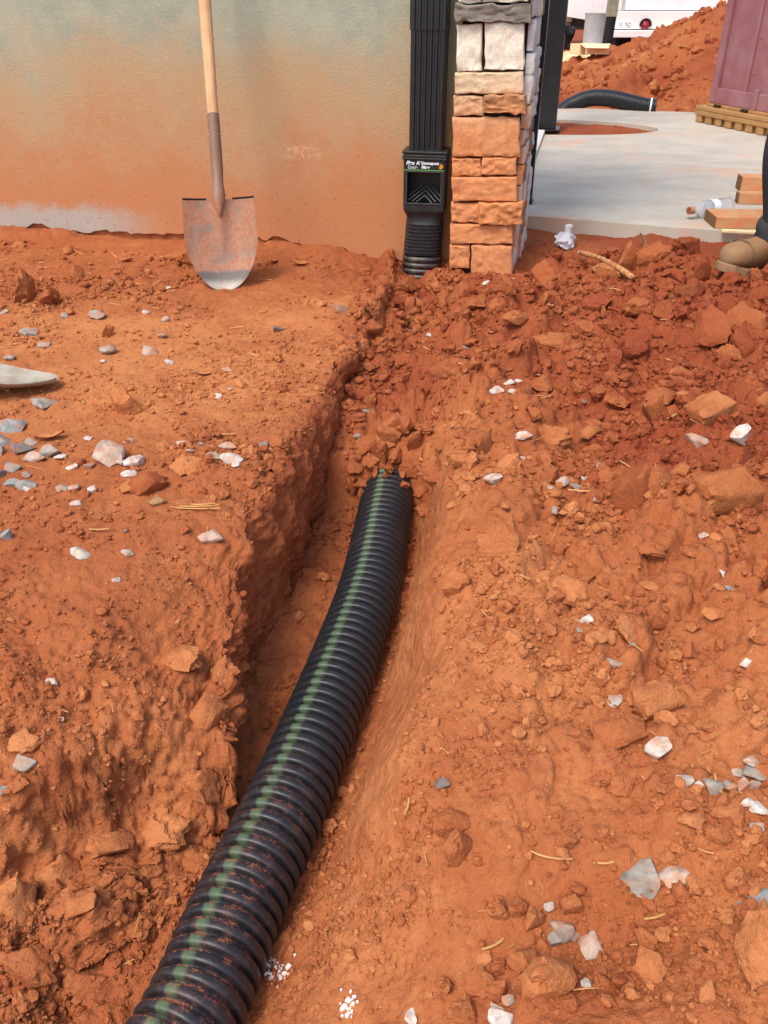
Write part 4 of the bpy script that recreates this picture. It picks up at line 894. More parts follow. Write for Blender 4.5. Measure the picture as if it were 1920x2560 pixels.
bt = empty('plastic_bottle', (0, 0, 0)); tag(bt, 'clear plastic bottle lying on its side on the slab', 'bottle')
pb, pc = atz(1722, 536, SZ + .02), atz(1832, 514, SZ + .033); dv = Vector(pc - pb); bt.location = (pb[0], pb[1], SZ + .0345)
bt.rotation_euler = (0, R(90), math.atan2(dv.y, dv.x))
prof = [(.0125, 0), (.0125, .018), (.0150, .020), (.0150, .023), (.0125, .025), (.018, .04), (.028, .06), (.0325, .078), (.0325, .095), (.0315, .10), (.0315, .14), (.0325, .145), (.0325, .155), (.0310, .160), (.0325, .168), (.0310, .174), (.0325, .182), (.0325, .205), (.028, .214), (.012, .214)]
MB().lathe(prof + [(r - .0009, z) for r, z in prof[::-1]], 32).build('bottle_wall', M['pet'], bt, smoothf=True, angle=50)
MB().lathe([(.0150, -.004), (.0150, .016), (.0135, .016), (.0135, -.004)], 24).build('cap', M['cap_plastic'], bt, smoothf=True, angle=40)
MB().lathe([(.0322, .103), (.0322, .137), (.0319, .137), (.0319, .103)], 32).build('paper_label', M['white_print'], bt, smoothf=True, angle=40)
p, n_ = gp(1410, 618)
cb = empty('crushed_bottle', tuple(p), .4); tag(cb, 'crumpled milky plastic bottle with its neck up on the soil', 'bottle')
V = []; rg = []
for i, (r, z) in enumerate(((.012, .0), (.030, .002), (.036, .012), (.034, .024), (.038, .034), (.030, .044), (.016, .050), (.0125, .056), (.0125, .070), (.0145, .072), (.0145, .080), (.010, .082))):
    rg.append([(r * (1 + (.28 * math.sin(3 * a + i * 1.7) * math.cos(2 * a - i) if i < 6 else 0)) * math.cos(a) + .004 * i * .3, r * (1 + (.25 * math.cos(4 * a + i * 2.3) if i < 6 else 0)) * math.sin(a), z + (.006 * math.sin(2 * a + i) if i < 6 else 0)) for a in (2 * math.pi * k / 22 for k in range(22))])
MB().rings(rg).build('crumpled_wall', M['pet_white'], cb, angle=30)
a_, _ = gp(1447, 655); b_, _ = gp(1578, 712)
st_ = empty('broken_stick', tuple(a_)); tag(st_, 'pale broken stick lying across the clods below the slab', 'stick')
d_ = b_ - a_; MB().tube([tuple(d_ * t + Vector((0, 0, .034 + .012 * math.sin(t * 3.1) - .012 * t))) + () for t in np.linspace(0, 1, 9)], [.007, .0085, .0085, .008, .008, .0085, .009, .010, .008], 10).build('wood', M['stick'], st_, smoothf=True)
MB().tube([tuple(d_ * t + Vector((0, 0, .034 + .012 * math.sin(t * 3.1) - .012 * t))) for t in np.linspace(-.02, .04, 3)], [.005, .0078, .006], 8).build('broken_end', M['pale_wood'], st_)
a_, _ = gp(1597, 612); b_, _ = gp(1632, 662)
rt = empty('dark_root', tuple(a_)); tag(rt, 'dark brown root sticking out behind the upright clod', 'root'); d_ = b_ - a_
MB().tube([tuple(d_ * t + Vector((0, 0, .04 - .03 * t + .008 * math.sin(5 * t)))) for t in np.linspace(0, 1, 7)], [.004, .006, .0065, .006, .006, .005, .004], 8).build('root_wood', M['lumber_end'], rt, smoothf=True)

# ------------------------------------------------------------------ stones, clods and crumbs
def ico(sub):
    bm = bmesh.new(); bmesh.ops.create_icosphere(bm, subdivisions=sub, radius=1.0); V = np.array([v.co[:] for v in bm.verts]); F = np.array([[v.index for v in f.verts] for f in bm.faces]); bm.free(); return V, F
I1, I2, I3, I4 = ico(1), ico(2), ico(3), ico(4)
def chiseled(base, seed, planes=9, lo=.55, hi=.9, nz=.0, nsc=2.0):
    V, F = base; V = V.copy(); r_ = np.random.default_rng(seed)
    if nz: V = V * (1 + nz * fbm(V[:, 0] * nsc + seed, V[:, 1] * nsc, V[:, 2] * nsc, seed, 4, .55))[:, None]
    for _ in range(planes):
        n = r_.normal(size=3); n /= np.linalg.norm(n); dd = r_.uniform(lo, hi); q = V @ n; over = np.clip(q - dd, 0, None); V = V - over[:, None] * n[None] * .94
    return V / np.abs(V).max(0), F
rockM = [mesh_np('rock', *chiseled(I3, 40 + k, 10, .34, .72, .10, 3.5), smoothf=True) for k in range(14)]
for m_ in rockM: m_.set_sharp_from_angle(angle=R(30))
clodM = []
for k in range(9):
    V, F = chiseled(I4 if k < 5 else I3, 80 + k, 8, .45, .85, .38, 1.9); V = V * (1 + .075 * fbm(V[:, 0] * 5, V[:, 1] * 5, V[:, 2] * 5, k, 5, .65))[:, None]
    m_ = mesh_np('clod', V, F); m_.set_sharp_from_angle(angle=R(38)); clodM.append(m_)
smallM = [mesh_np('clod', *chiseled(I2, 120 + k, 8, .42, .85, .32, 2.2)) for k in range(8)]
for m_ in smallM: m_.set_sharp_from_angle(angle=R(35))
COL = {'g': ('grey', lin(160, 153, 141)), 'b': ('bluish grey', lin(140, 144, 140)), 'd': ('dark grey', lin(116, 110, 108)), 'w': ('white', lin(204, 195, 182)), 'p': ('pinkish grey', lin(186, 164, 146)), 'n': ('brownish grey', lin(150, 120, 100)), 'o': ('olive grey', lin(150, 132, 96))}
Z4, Z5, Z6, Z7, Z8 = (0, 700, 1.728), (960, 600, 1.728), (0, 1300, 1.728), (960, 1300, 1.728), (820, 1080, 4.608)
ROCKS = [(Z4, [(480,305,65,50,'g'),(636,313,62,45,'p'),(410,157,70,32,'g'),(128,230,62,28,'g'),(198,282,45,28,'g'),(275,155,28,25,'g'),(52,337,45,28,'g'),(712,172,32,30,'p'),(700,243,36,28,'g'),(732,357,32,26,'w'),(450,353,28,16,'w'),(632,138,28,12,'w'),(730,35,22,18,'w'),(105,80,55,20,'p'),(20,140,40,14,'g'),(1200,215,45,28,'d'),(1475,132,60,45,'n'),(980,390,36,22,'p'),(995,470,24,24,'p'),(935,507,36,16,'w'),(185,535,98,36,'g'),(45,633,95,40,'b'),(15,690,70,60,'b'),(4,735,50,50,'b'),(88,722,95,68,'d'),(128,700,55,35,'g'),(210,738,85,68,'g'),(260,765,42,30,'w'),(148,768,75,40,'p'),(455,753,125,62,'p'),(530,790,48,26,'p'),(595,790,85,22,'w'),(320,803,48,28,'w'),(382,805,36,34,'g'),(45,812,70,34,'b'),(4,835,40,50,'b'),(110,843,38,36,'b'),(60,880,55,44,'b'),(118,878,68,40,'b'),(125,903,36,14,'w'),(555,835,52,40,'w'),(403,902,36,52,'w'),(330,965,40,26,'w'),(270,898,48,18,'g'),(325,897,55,18,'p'),(720,710,44,18,'g'),(785,702,38,26,'w'),(868,708,22,18,'g'),(820,738,30,22,'g'),(985,720,60,40,'p'),(1003,762,72,46,'w'),(922,763,52,28,'g'),(1025,800,34,24,'w'),(1145,705,42,36,'b'),(550,695,32,14,'w'),(385,687,35,14,'w'),(910,1103,90,65,'p'),(30,1103,45,50,'b'),(548,1083,22,20,'d'),(675,955,62,36,'o'),(353,1180,70,36,'w'),(555,1175,40,36,'w'),(1580,565,42,24,'b'),(1545,678,28,28,'b')]),
 (Z6, [(222,695,42,36,'w'),(95,1050,95,42,'g'),(12,1143,40,80,'b'),(500,255,30,24,'w'),(262,860,28,18,'w')]),
 (Z5, [(597,847,65,42,'w'),(475,1033,68,54,'w'),(1540,840,75,105,'w'),(1345,862,75,70,'p'),(780,1048,60,60,'p'),(850,1020,36,34,'w'),(828,1065,54,36,'g'),(727,1080,42,24,'g'),(930,977,34,20,'b'),(737,1157,26,46,'g'),(925,285,30,34,'b'),(1428,325,34,72,'g'),(490,648,60,34,'w'),(545,615,40,18,'w'),(548,655,36,24,'w'),(580,605,24,14,'w'),(280,243,30,14,'b'),(137,260,18,16,'w'),(197,413,24,24,'w'),(97,385,18,16,'g'),(350,467,32,14,'b'),(865,695,34,30,'d'),(1437,508,28,18,'b'),(1105,437,28,18,'b'),(665,582,20,14,'w'),(1325,186,38,22,'w'),(445,190,36,12,'w'),(603,942,30,26,'p'),(925,1112,50,22,'g')]),
 (Z7, [(1180,985,100,92,'w'),(990,765,50,100,'w'),(875,428,50,34,'w'),(848,478,20,36,'g'),(1295,1115,60,44,'w'),(1410,1140,70,75,'g'),(1355,1140,34,30,'w'),(1500,1155,60,50,'g'),(1527,1090,42,46,'p'),(1590,1090,80,56,'g'),(1548,1145,45,75,'p'),(1595,1148,50,50,'p'),(1565,1220,48,44,'w'),(1607,1230,55,80,'w'),(1615,1325,50,24,'g'),(1125,1520,155,130,'g'),(1255,1545,105,60,'p'),(1640,1635,100,60,'b'),(1550,1670,40,70,'b'),(720,1670,46,54,'w'),(762,1755,85,105,'p'),(742,1810,75,66,'g'),(815,1777,40,70,'b'),(900,1825,80,110,'p'),(872,2000,34,50,'w'),(122,2125,50,70,'w'),(478,2118,66,58,'w'),(520,2155,105,60,'w'),(545,2075,55,50,'g'),(990,612,55,32,'g'),(1075,535,28,20,'b'),(1375,65,50,24,'w'),(1485,128,36,24,'w'),(1468,228,32,42,'w'),(1495,298,32,14,'b'),(1560,620,40,40,'w'),(250,1130,60,56,'d'),(1275,1610,25,40,'p'),(1590,1040,60,28,'w')])]
CLODS = [(Z4, [(800,800,140,76,.15),(1570,310,140,110,.8),(1600,205,110,70,.8),(545,895,80,60,.3),(870,495,60,40,.3),(640,880,130,110,.95),(1090,750,80,60,.4)]),
 (Z6, [(690,1300,230,150,.35),(470,1370,190,130,.35),(250,1500,230,150,.4),(60,1620,200,150,.4),(880,1120,160,190,.4),(900,820,150,160,.35),(780,560,170,130,.3),(960,640,120,140,.4),(330,1640,150,90,.5),(120,1900,200,160,.5),(350,1950,180,150,.5),(80,1140,90,75,.55),(62,1230,85,70,.35),(100,940,120,80,.1)]),
 (Z5, [(530,200,80,85,.7),(475,290,80,70,.6),(390,275,80,70,.7),(565,330,120,60,.6),(1050,90,110,150,.5),(955,140,100,90,.5),(1410,730,190,150,.2),(1480,1090,270,230,.45),(715,855,150,100,.55),(1160,1050,150,140,.7),(50,790,130,90,.6),(170,810,100,60,.6),(205,985,150,110,.65),(180,1165,90,60,.65),(1020,700,110,60,.7),(850,630,90,80,.6),(935,655,90,60,.7),(1545,360,160,150,.6),(1640,700,80,150,.5),(85,600,90,70,.6),(105,200,70,70,.55),(780,890,50,60,.1),(740,440,220,70,.55),(1280,1060,120,110,.7),(1280,570,90,50,.5),(1080,300,120,90,.6),(690,620,90,60,.6),(985,600,70,60,.6),(1200,670,140,70,.65),(960,1020,80,70,.6),(1280,680,90,60,.15),(890,830,90,70,.6)]),
 (Z7, [(1180,775,200,180,.3),(1015,905,190,120,.5),(870,255,90,60,.3),(1600,1860,280,290,.3),(700,1965,200,190,.3),(635,1720,100,105,.45),(810,1655,90,90,.6),(1510,1265,150,110,.4),(1322,1290,85,72,.15),(1410,890,80,70,.35),(1515,1540,100,120,.5),(310,1400,120,120,.5),(290,1290,140,100,.7),(480,1680,90,90,.45),(410,1990,120,100,.6),(495,2030,90,110,.5),(265,2000,80,100,.5),(440,1880,60,80,.1),(350,2120,120,150,.5),(590,1900,110,100,.5),(1620,860,80,60,.2),(1020,1140,100,90,.45),(945,1110,100,60,.6),(940,1985,90,110,.5),(1445,1355,100,90,.5),(1340,1550,70,90,.4),(575,1660,80,100,.6),(1330,460,60,50,.3),(1420,400,90,60,.2),(1500,1870,0,0,0),(1130,110,150,60,.5),(720,610,50,50,.3),(830,1350,50,70,.4),(1600,500,70,60,.3)]),
 (Z8, [(490,370,200,120,.25),(310,400,190,130,.7),(330,580,300,150,.6),(1240,430,320,260,.65),(1080,680,200,160,.7),(1100,890,240,160,.65),(1320,150,300,170,.65),(640,90,240,140,.3)])]
def where(px, py):
    if px < 860:
        if py < 860: return "on the bank near the leaning shovel"
        if py < 1010: return "beside the lying shovel tip" if px < 300 else "on the flat left bank"
        if py < 1380: return "in the left edge gravel patch" if px < 230 else ("in the left bank's middle" if px < 480 else "near the left trench lip")
        return "on the left bank's sloping nose"
    if py < 960: return "in rubble before the pillar" if px < 1300 else "in rubble before the slab"
    if py < 1360: return "by the pipe's far end" if px < 1260 else 'among the big clods at right'
    if py < 1800: return "on the slope right of the pipe" if px < 1560 else "in crumbly soil at right edge"
    if py < 2150: return "on the lower right slope" if px < 1560 else "in the right edge stone cluster"
    return "at the bottom, right of the pipe" if px < 1500 else 'in the bottom right corner'
def shape(w_, h_): r = w_ / max(h_, 1); return 'long flat' if r > 2 else ('oblong' if r > 1.35 else ('upright' if r < .8 else 'chunky'))
def size(w_): return 'tiny' if w_ < 20 else ('small' if w_ < 32 else ('medium' if w_ < 48 else 'large'))
pending = []
rr_ = random.Random(3)
def place(px, py, w_, h_, mesh, mat, name, emb=.28, dfac=.8, hmin=.42):
    p, n = gp(px, py + h_ * .22); k = pxm(p); dep = math.atan2(CAM_H - p.z, math.hypot(p.x, p.y))
    W = w_ * k; D = W * dfac; Hh = max((h_ * k - .55 * D * math.sin(dep)) / math.cos(dep), hmin * W * .6)
    if h_ > 1.25 * w_ and math.degrees(dep) > 30: D = h_ * k / math.sin(dep) * .8; Hh = .6 * W
    Hh = min(Hh, 1.1 * max(W, D))
    o = obj(name, mesh, mat); o.location = p + Vector((0, 0, Hh * (.5 - emb))); q_ = 1.12 if name == 'gravel_stone' else 1.0; o.scale = (W / 2 * 1.30 * q_, D / 2 * 1.2 * q_, Hh / 2 * (1.12 if q_ > 1 else 1.35))
    o.rotation_euler = (rr_.uniform(-.2, .2), rr_.uniform(-.2, .2), rr_.uniform(-.35, .35) + (math.pi if rr_.random() < .5 else 0)); return o
for zm, L in ROCKS:
    for (x, y, w_, h_, c) in L:
        px, py, pw, ph = zm[0] + x / zm[2], zm[1] + y / zm[2], w_ / zm[2], h_ / zm[2]
        o = place(px, py, pw, ph, rr_.choice(rockM), M['rock'], 'gravel_stone', emb=.24, hmin=1.0); o.color = COL[c][1]
        pending.append((o, f'{size(pw)} {shape(w_, h_)} {COL[c][0]} stone', where(px, py), 'stone', px, py))
for zm, L in CLODS:
    for (x, y, w_, h_, t) in L:
        if not w_: continue
        px, py, pw, ph = zm[0] + x / zm[2], zm[1] + y / zm[2], w_ / zm[2], h_ / zm[2]
        o = place(px, py, pw, ph, rr_.choice(clodM), M['clod'], 'clay_clod', emb=.46 if (zm is Z6 and w_ > 110) else .24, dfac=.85); tt = max(0, t * .8 - .08); o.color = (tt, tt, tt, 1)
        tn = 'pale orange' if t < .35 else ('rust red' if t < .6 else 'dark red')
        pending.append((o, f'{size(pw * .62)} {shape(w_, h_)} {tn} clay clod', where(px, py), 'clod', px, py))
# scattered clods: individuals where they show largest, the rest as loose stuff
Pq = Q.reshape(-1, 3); nvf = nv.reshape(-1, 3); cf = cid.reshape(-1); rubf = rub.reshape(-1); tonef = tone.reshape(-1)
area = np.zeros((NR, NCc)); area[:-1, :-1] = np.linalg.norm(np.cross(Q[1:, :-1] - Q[:-1, :-1], Q[:-1, 1:] - Q[:-1, :-1]), axis=-1)
yv, xv = Pq[:, 1], Pq[:, 0]
steep = (nvf[:, 2] > .05) & (cf <= 2) & (yv < 1.2)
vis = (yv > .30) & (yv < 3.45) & (np.abs(xv) < .36 + .52 * yv) & ((nvf[:, 2] > .55) | steep)
vis &= ~((yv > 3.0 - .17 * xv) & (xv < .6)) & ~((yv > 3.28 - .3 * (xv - .6)) & (xv > .5))
pa = np.array(sorted([(p[1], p[0]) for p in axis])); offpipe = np.abs(xv - np.interp(yv, pa[:, 0], pa[:, 1])) > .066
vis &= offpipe | (yv > axis[1][1] + .02)
vis &= np.hypot(xv + .51, yv - 2.66) > .15
dens = area.reshape(-1) * vis
pf = patch.reshape(-1)
crw = dens * np.where(cf >= 5, (.35 + 1.1 * rubf) * (.25 + .9 * pf), np.where(cf <= 1, .12 + 1.3 * rubf * pf + .25 * (pf > .62), .45 + rubf))
phf = .5 + .5 * fbm(xv * 8, yv * 8, 0 * xv, 881, 3); crw = crw * (.18 + 1.7 * smooth(.38, .72, phf))
# level of detail follows distance: fewer, larger bits far away
crw = crw * (1.0 / (.30 + np.clip(yv, .3, 9)) ** 1.1)
def scatter(n, r0, r1, pw, wt, seed, base=I1, emb=.25, flat=(.55, .95)):
    r_ = np.random.default_rng(seed); idx = r_.choice(len(Pq), n, p=wt / wt.sum()); u = r_.random(n)
    rad = (r0 ** (1 - pw) + u * (r1 ** (1 - pw) - r0 ** (1 - pw))) ** (1 / (1 - pw)); rad *= .75 + .35 * np.clip(Pq[idx, 1], .5, 3)
    ctr = Pq[idx] + r_.normal(size=(n, 3)) * [.002, .002, 0]; sx = r_.uniform(.8, 1.3, n); sy = r_.uniform(.7, 1.1, n); sz = r_.uniform(*flat, n)
    return idx, ctr, rad, np.stack([sx, sy, sz], 1), r_
def crumbs(name, n, r0, r1, pw, wt, seed, base, label):
    idx, ctr, rad, S, r_ = scatter(n, r0, r1, pw, wt, seed); V0, F0 = base; k = len(V0)
    q = r_.normal(size=(n, 4)); q /= np.linalg.norm(q, axis=1, keepdims=True); w_, x, y, z = q.T
    Rm = np.stack([np.stack([1 - 2 * (y * y + z * z), 2 * (x * y - z * w_), 2 * (x * z + y * w_)], -1), np.stack([2 * (x * y + z * w_), 1 - 2 * (x * x + z * z), 2 * (y * z - x * w_)], -1), np.stack([2 * (x * z - y * w_), 2 * (y * z + x * w_), 1 - 2 * (x * x + y * y)], -1)], 1)
    L = V0[None] * (1 + r_.uniform(-.28, .22, (n, k)))[..., None] * S[:, None, :] * rad[:, None, None]
    V = np.einsum('nij,nkj->nki', Rm, L) * np.array([1, 1, .8]) + ctr[:, None, :]; V[..., 2] += (rad * .35)[:, None]
    F = (F0[None] + (np.arange(n) * k)[:, None, None]).reshape(-1, 3)
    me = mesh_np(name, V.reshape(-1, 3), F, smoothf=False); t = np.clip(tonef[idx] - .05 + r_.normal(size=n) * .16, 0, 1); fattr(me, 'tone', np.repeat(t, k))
    return tag(obj(name, me, M['soil']), label, 'soil', kind='stuff')
CUBE = (np.array([(x, y, z) for x in (-1, 1) for y in (-1, 1) for z in (-1, 1)]) * .72, np.array([(0, 1, 3), (0, 3, 2), (4, 6, 7), (4, 7, 5), (0, 4, 5), (0, 5, 1), (2, 3, 7), (2, 7, 6), (0, 2, 6), (0, 6, 4), (1, 5, 7), (1, 7, 3)]))
crumbs('soil_crumbs', 62000, .0010, .0042, 2.0, crw, 901, CUBE, 'fine red soil crumbs scattered over the banks and trench')
big = crw * np.where(cf >= 5, .15 + rubf, .05 + rubf)
crumbs('soil_grit', 11000, .0030, .0075, 2.3, big * .6 + crw * .4, 904, I1, 'small red soil lumps strewn over the dug ground')
crumbs('soil_lumps', 3600, .006, .0125, 2.4, big, 902, I2, 'loose red soil lumps scattered over the dug ground')
idx, ctr, rad, S, r_ = scatter(300, .013, .044, 2.3, big * np.where((cf >= 5) | (yv > 1.8), 1, .15) * np.where(yv > .9, 1.5, 1), 903)
for k in range(300):
    x, y, z = ctr[k]; q = ctr[k] - EYE; zc = float(q @ FW); sx_, sy_ = 960 + FPX * x / zc, 1280 - FPX * float(q @ UP) / zc
    if 1400 < sx_ < 1610 and 620 < sy_ < 760: rad[k] = min(rad[k], .011)      # keep the lying stick clear
    o = obj('soil_clod', clodM[k % 9] if rad[k] * S[k].max() > .019 else smallM[k % 8], M['clod']); o.location = (x, y, z + rad[k] * .25); o.scale = tuple(S[k] * rad[k]); o.rotation_euler = tuple(r_.uniform(0, 6.28, 3))
    t = float(np.clip(tonef[idx[k]] - .1 + r_.normal() * .15, 0, 1)); o.color = (t, t, t, 1)
    q = np.array([x, y, z]) - EYE; zc = float(q @ FW); px, py = 960 + FPX * x / zc, 1280 - FPX * float(q @ UP) / zc; pw = 2 * rad[k] / zc * FPX
    tn = 'pale orange' if t < .3 else ('rust red' if t < .55 else 'dark red'); asp = S[k][0] / S[k][2]
    pending.append((o, f"{'little' if pw < 30 else ('mid-sized' if pw < 45 else 'bulky')} {'flattish' if asp > 1.5 else 'rounded'} {tn} soil lump", where(px, py), 'lump', px, py))
for k, (dx, dy, r0_) in enumerate([(-.050, -.010, .024), (-.018, .004, .028), (.020, -.004, .025), (.052, -.018, .026), (.0, .035, .034), (-.058, .03, .032), (.058, .025, .033), (.025, .06, .030), (-.030, -.032, .013), (.034, -.036, .012), (.002, -.030, .015), (-.080, -.03, .028), (.084, -.05, .026), (-.005, -.055, .009), (.045, -.065, .013), (-.06, -.06, .014)]):
    yk = 1.772 + dy; xk = float(np.interp(yk, _pa[:, 0], _pa[:, 1])) + dx; zk = max(gz(xk, yk), -.209 + math.sqrt(max(0, .0632 ** 2 - dx * dx))) + .22 * r0_
    o = obj('clay_clod', clodM[k % len(clodM)], M['clod']); o.location = (xk, yk, zk); o.scale = (r0_ * 1.2, r0_, r0_ * .75); o.rotation_euler = (k * .7, k * 1.3, k * 2.1); t = .35 + .08 * (k % 4); o.color = (t, t, t, 1)
    q = np.array(o.location) - EYE; zc = float(q @ FW)
    pending.append((o, ('big' if r0_ > .029 else ('small' if r0_ > .02 else 'tiny')) + ' red clay clod', "heaped over the buried pipe end", 'clod', 960 + FPX * q[0] / zc, 0))
from collections import defaultdict
grp = defaultdict(list)
for it in pending: grp[(it[1], it[2])].append(it)
ORD = ['leftmost', 'second from left', 'third from left', 'fourth from left', 'fifth from left', 'sixth from left', 'seventh from left']
NUMW = {2: 'two', 3: 'three', 4: 'four', 5: 'five', 6: 'six', 7: 'seven'}
for (ds_, wh), L in grp.items():
    L.sort(key=lambda i: i[4])
    for k, it in enumerate(L):
        if len(L) > 7: tag(it[0], f'{ds_} {wh}', it[3], 'loose clay lumps'); continue
        lab = f'{ds_} {wh}' if len(L) == 1 else f'{ds_} {wh}, {ORD[k] if k < len(L) - 1 or len(L) > 7 else "rightmost"} of {NUMW.get(len(L), "several")}'
        if len(lab.split()) > 16: lab = lab.rsplit(' of ', 1)[0]
        tag(it[0], lab, it[3], {'stone': 'grey and white gravel stones', 'clod': 'large clay clods', 'lump': 'loose clay lumps'}[it[3]])

# clods on the mound behind the slab
mi = mound.data; mv = np.array([v.co[:] for v in mi.vertices]); ok = np.where((mv[:, 2] > .0) & (mv[:, 1] < 9.6))[0]
r_ = np.random.default_rng(77); n = 1500; ch = r_.choice(ok, n); V0, F0 = I2; k = len(V0); rad = .014 + .05 * r_.random(n) ** 4
V = V0[None] * (1 + r_.uniform(-.25, .2, (n, k)))[..., None] * r_.uniform(.6, 1.2, (n, 1, 3)) * rad[:, None, None] + mv[ch][:, None, :]; F = (F0[None] + (np.arange(n) * k)[:, None, None]).reshape(-1, 3)
me = mesh_np('mound_clods', V.reshape(-1, 3), F, smoothf=False); fattr(me, 'tone', np.repeat(np.clip(r_.normal(.5, .2, n), 0, 1), k)); o = obj('mound_clods', me, M['soil']); tag(o, 'loose clods all over the red soil heap', 'soil', kind='stuff')

# ------------------------------------------------------------------ straw, leaves, lime
def straw_mesh(L, wd, seed, bend=.1):
    r_ = random.Random(seed); n = 6; mb = MB(); rg = []
    for i in range(n):
        t = i / (n - 1) - .5; x = t * L; y = bend * L * (t * t * 4 - .5) * .5; z = .0015 + abs(t) * L * r_.uniform(0, .06)
        rg.append([(x, y - wd / 2, z), (x, y, z + wd * .35), (x, y + wd / 2, z), (x, y, z - wd * .15)])
    return mb.rings(rg)
SBIG = [(270, 1274-0, 470, 1268), (255, 1328, 272, 1330), (1660, 1072, 1700, 1030), (1148, 918, 1188, 912), (985, 610, 1050, 608), (300, 620, 445, 606)]
straws = [((845, 997), 220, 5, 'bundled yellow straw stalks at the middle of the left bank', -2), ((432, 1088), 84, 5, 'short yellow straw on the left bank above the big pinkish stone', 4), ((990, 675), 70, 4, 'pale straw bit above the small white stones on the left bank', 3)]
for (zx, zy), L, wd, lab, an in straws:
    p, n = gp(zx / 1.728, 700 + zy / 1.728); kk = pxm(p); e = empty('straw_stalk', tuple(p + Vector((0, 0, .004))), R(an)); tag(e, lab, 'straw', 'straw stalks')
    for q in range(3 if L > 100 else 1):
        o = straw_mesh(L * kk / 1.728 * (1 - .25 * q), wd * kk, q + L, .05).build('stalk', M['straw'], e); o.location = (q * .006, q * .006, q * .001); o.rotation_euler = (0, 0, q * .06)
for zx, zy, L, an, lab in [(1245, 772, 90, 42, 'yellow straw standing out beside the large orange clod at right'), (350, 545, 60, 5, 'pale straw lying in the rubble below the pillar'), (715, 290, 40, -50, 'thick straw bit in the rubble in front of the slab'), (158, 955, 55, -68, 'straw leaning on the clods at the pipe end'), (1555, 228, 110, 0, 'straw lying under the boot at right'), (860, 1097, 130, -5, 'thin long straw right of the pipe among the stones')]:
    p, n = gp(960 + zx / 1.728, 600 + zy / 1.728); kk = pxm(p); o = straw_mesh(L * kk / 1.728, 7 * kk / 1.2, zx, .08).build('straw_stalk', M['straw']); o.location = p + Vector((0, 0, .006)); o.rotation_euler = (R(8), 0, R(an)); tag(o, lab, 'straw', 'straw stalks')
for zx, zy, L, an, lab in [(720, 1470, 180, -12, 'thin bent straw in the lower right foreground'), (955, 1497, 75, 6, 'flat straw bit left of the largest grey stone'), (100, 1250, 100, 75, 'thin straw on the slope close to the near pipe'), (1175, 1725, 130, 18, 'straw across the hollow at the lower right'), (1445, 1170, 140, -88, 'upright looking straw among the right edge stones'), (470, 1850, 110, 25, 'frayed straw tuft above the bottom clods')]:
    p, n = gp(960 + zx / 1.728, 1300 + zy / 1.728); kk = pxm(p); o = straw_mesh(L * kk / 1.728, 8 * kk / 1.3, zx, .15).build('straw_stalk', M['straw']); o.location = p + Vector((0, 0, .006)); o.rotation_euler = (R(5), 0, R(an)); tag(o, lab, 'straw', 'straw stalks')
r_ = np.random.default_rng(55); sw = dens * np.where(cf >= 5, .6, np.where(cf <= 1, .5 + 1.2 * leftfar.reshape(-1), .25)) / (.4 + np.clip(yv, .3, 9)); idx = r_.choice(len(Pq), 300, p=sw / sw.sum()); mb = MB()
for i in idx:
    x, y, z = Pq[i]; L = r_.uniform(.008, .035) * (.7 + .25 * y); a = r_.uniform(0, 3.14); wd = r_.uniform(.0004, .0011) * (.7 + .4 * y); tl_ = r_.uniform(-.25, .25)
    dx, dy = math.cos(a), math.sin(a); px_, py_ = -dy * wd, dx * wd; c0 = np.array([x, y, z + .004]); dv = np.array([dx * L / 2, dy * L / 2, tl_ * L / 2]); pv = np.array([px_, py_, 0]); mid = c0 + np.array([py_, -px_, .001]) * r_.uniform(-2, 2)
    mb.add([c0 - dv - pv, c0 - dv + pv, mid + pv, mid - pv, c0 + dv + pv, c0 + dv - pv, c0 - dv + [0, 0, wd], mid + [0, 0, wd], c0 + dv + [0, 0, wd]], [(0, 3, 7, 6), (6, 7, 2, 1), (3, 5, 8, 7), (7, 8, 4, 2), (0, 1, 2, 3), (3, 2, 4, 5)])
o = mb.build('straw_litter', M['straw']); tag(o, 'fine broken straw scattered over the soil', 'straw', kind='stuff')
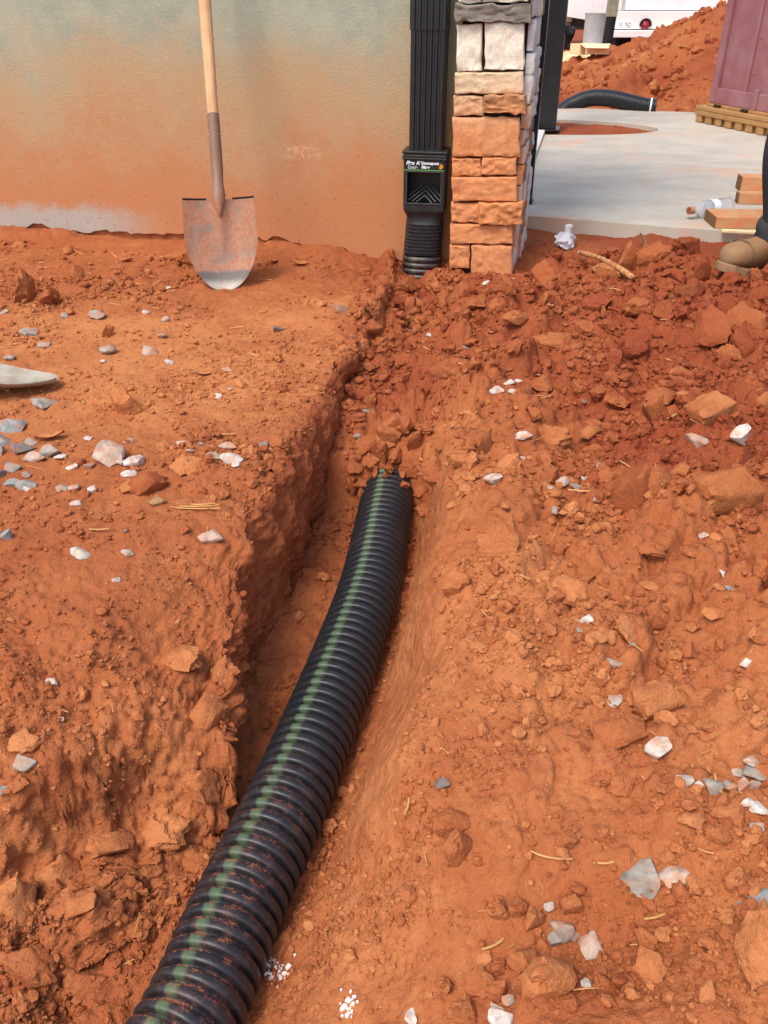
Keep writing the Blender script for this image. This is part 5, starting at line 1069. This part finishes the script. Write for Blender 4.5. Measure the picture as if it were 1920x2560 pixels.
def leaf(px, py, L, an, lab, seed):
    p, n = gp(px, py); kk = pxm(p); L = L * kk; r_ = random.Random(seed); mb = MB(); rg = []; nn = 9; V = []; F = []
    for side in (0, 1):
        for i in range(nn):
            t = i / (nn - 1); w_ = .22 * L * math.sin(math.pi * min(1, t * .96 + .02)) ** .8
            for j in (-1, -.5, 0, .5, 1): V.append(((t - .5) * L, j * w_, .012 * L + .10 * L * abs(j) ** 1.5 + .10 * L * (t - .5) ** 2 * 3 + .02 * L * math.sin(5 * t + j * 3 + seed) + side * .0006))
    for side in (0, 1):
        b = side * nn * 5
        for i in range(nn - 1):
            for j in range(4): f = (b + i * 5 + j, b + i * 5 + j + 1, b + (i + 1) * 5 + j + 1, b + (i + 1) * 5 + j); F.append(f if not side else f[::-1])
    o = MB().add(V, F).build('dry_leaf', M['leaf'], smoothf=True); o.location = p + Vector((0, 0, .003)); o.rotation_euler = (R(r_.uniform(-10, 10)), R(r_.uniform(-10, 10)), R(an)); tag(o, lab, 'leaf', 'dry leaves')
for a in [(686, 658, 34, 60, 'tan dry leaf standing just right of the shovel blade', 1), (748, 663, 46, 6, 'flat tan leaf farther right of the shovel blade', 2), (510, 940, 38, 4, 'curled brown leaf in the middle of the smooth bank', 3), (128, 1098, 74, 12, 'long brown leaf beside the gravel at the left edge', 4), (180, 936, 26, 50, 'small folded leaf right of the lying shovel tip', 5), (1228, 835, 20, 8, 'small pale leaf in the rubble before the pillar', 6), (315, 655, 40, -10, 'dry leaf scrap left of the shovel near the wall', 7)]: leaf(*a)
for px, py, n, sp, lab in [(690, 2432, 60, 42, 'white lime splash on the soil beside the near pipe'), (872, 2508, 40, 26, 'white lime crust at the bottom edge right of the pipe')]:
    p, _ = gp(px, py); kk = pxm(p); r_ = random.Random(px); e = empty('lime_splash', tuple(p)); tag(e, lab, 'lime patch'); mb = MB()
    for i in range(n):
        x, y = r_.gauss(0, sp * .42 * kk), r_.gauss(0, sp * .55 * kk); z = gz(p.x + x, p.y + y) - p.z; s_ = r_.uniform(2, 6.5) * kk
        pts = [(x + s_ * r_.uniform(.6, 1.2) * math.cos(a), y + s_ * r_.uniform(.6, 1.2) * math.sin(a)) for a in (2 * math.pi * q / 6 for q in range(6))]
        mb.add([(q[0], q[1], z - .001) for q in pts] + [(x + (q[0] - x) * .8, y + (q[1] - y) * .8, z + .0025) for q in pts], [tuple(range(6, 12))] + [(q, (q + 1) % 6, 6 + (q + 1) % 6, 6 + q) for q in range(6)])
    mb.build('lime_flakes', M['lime'], e)
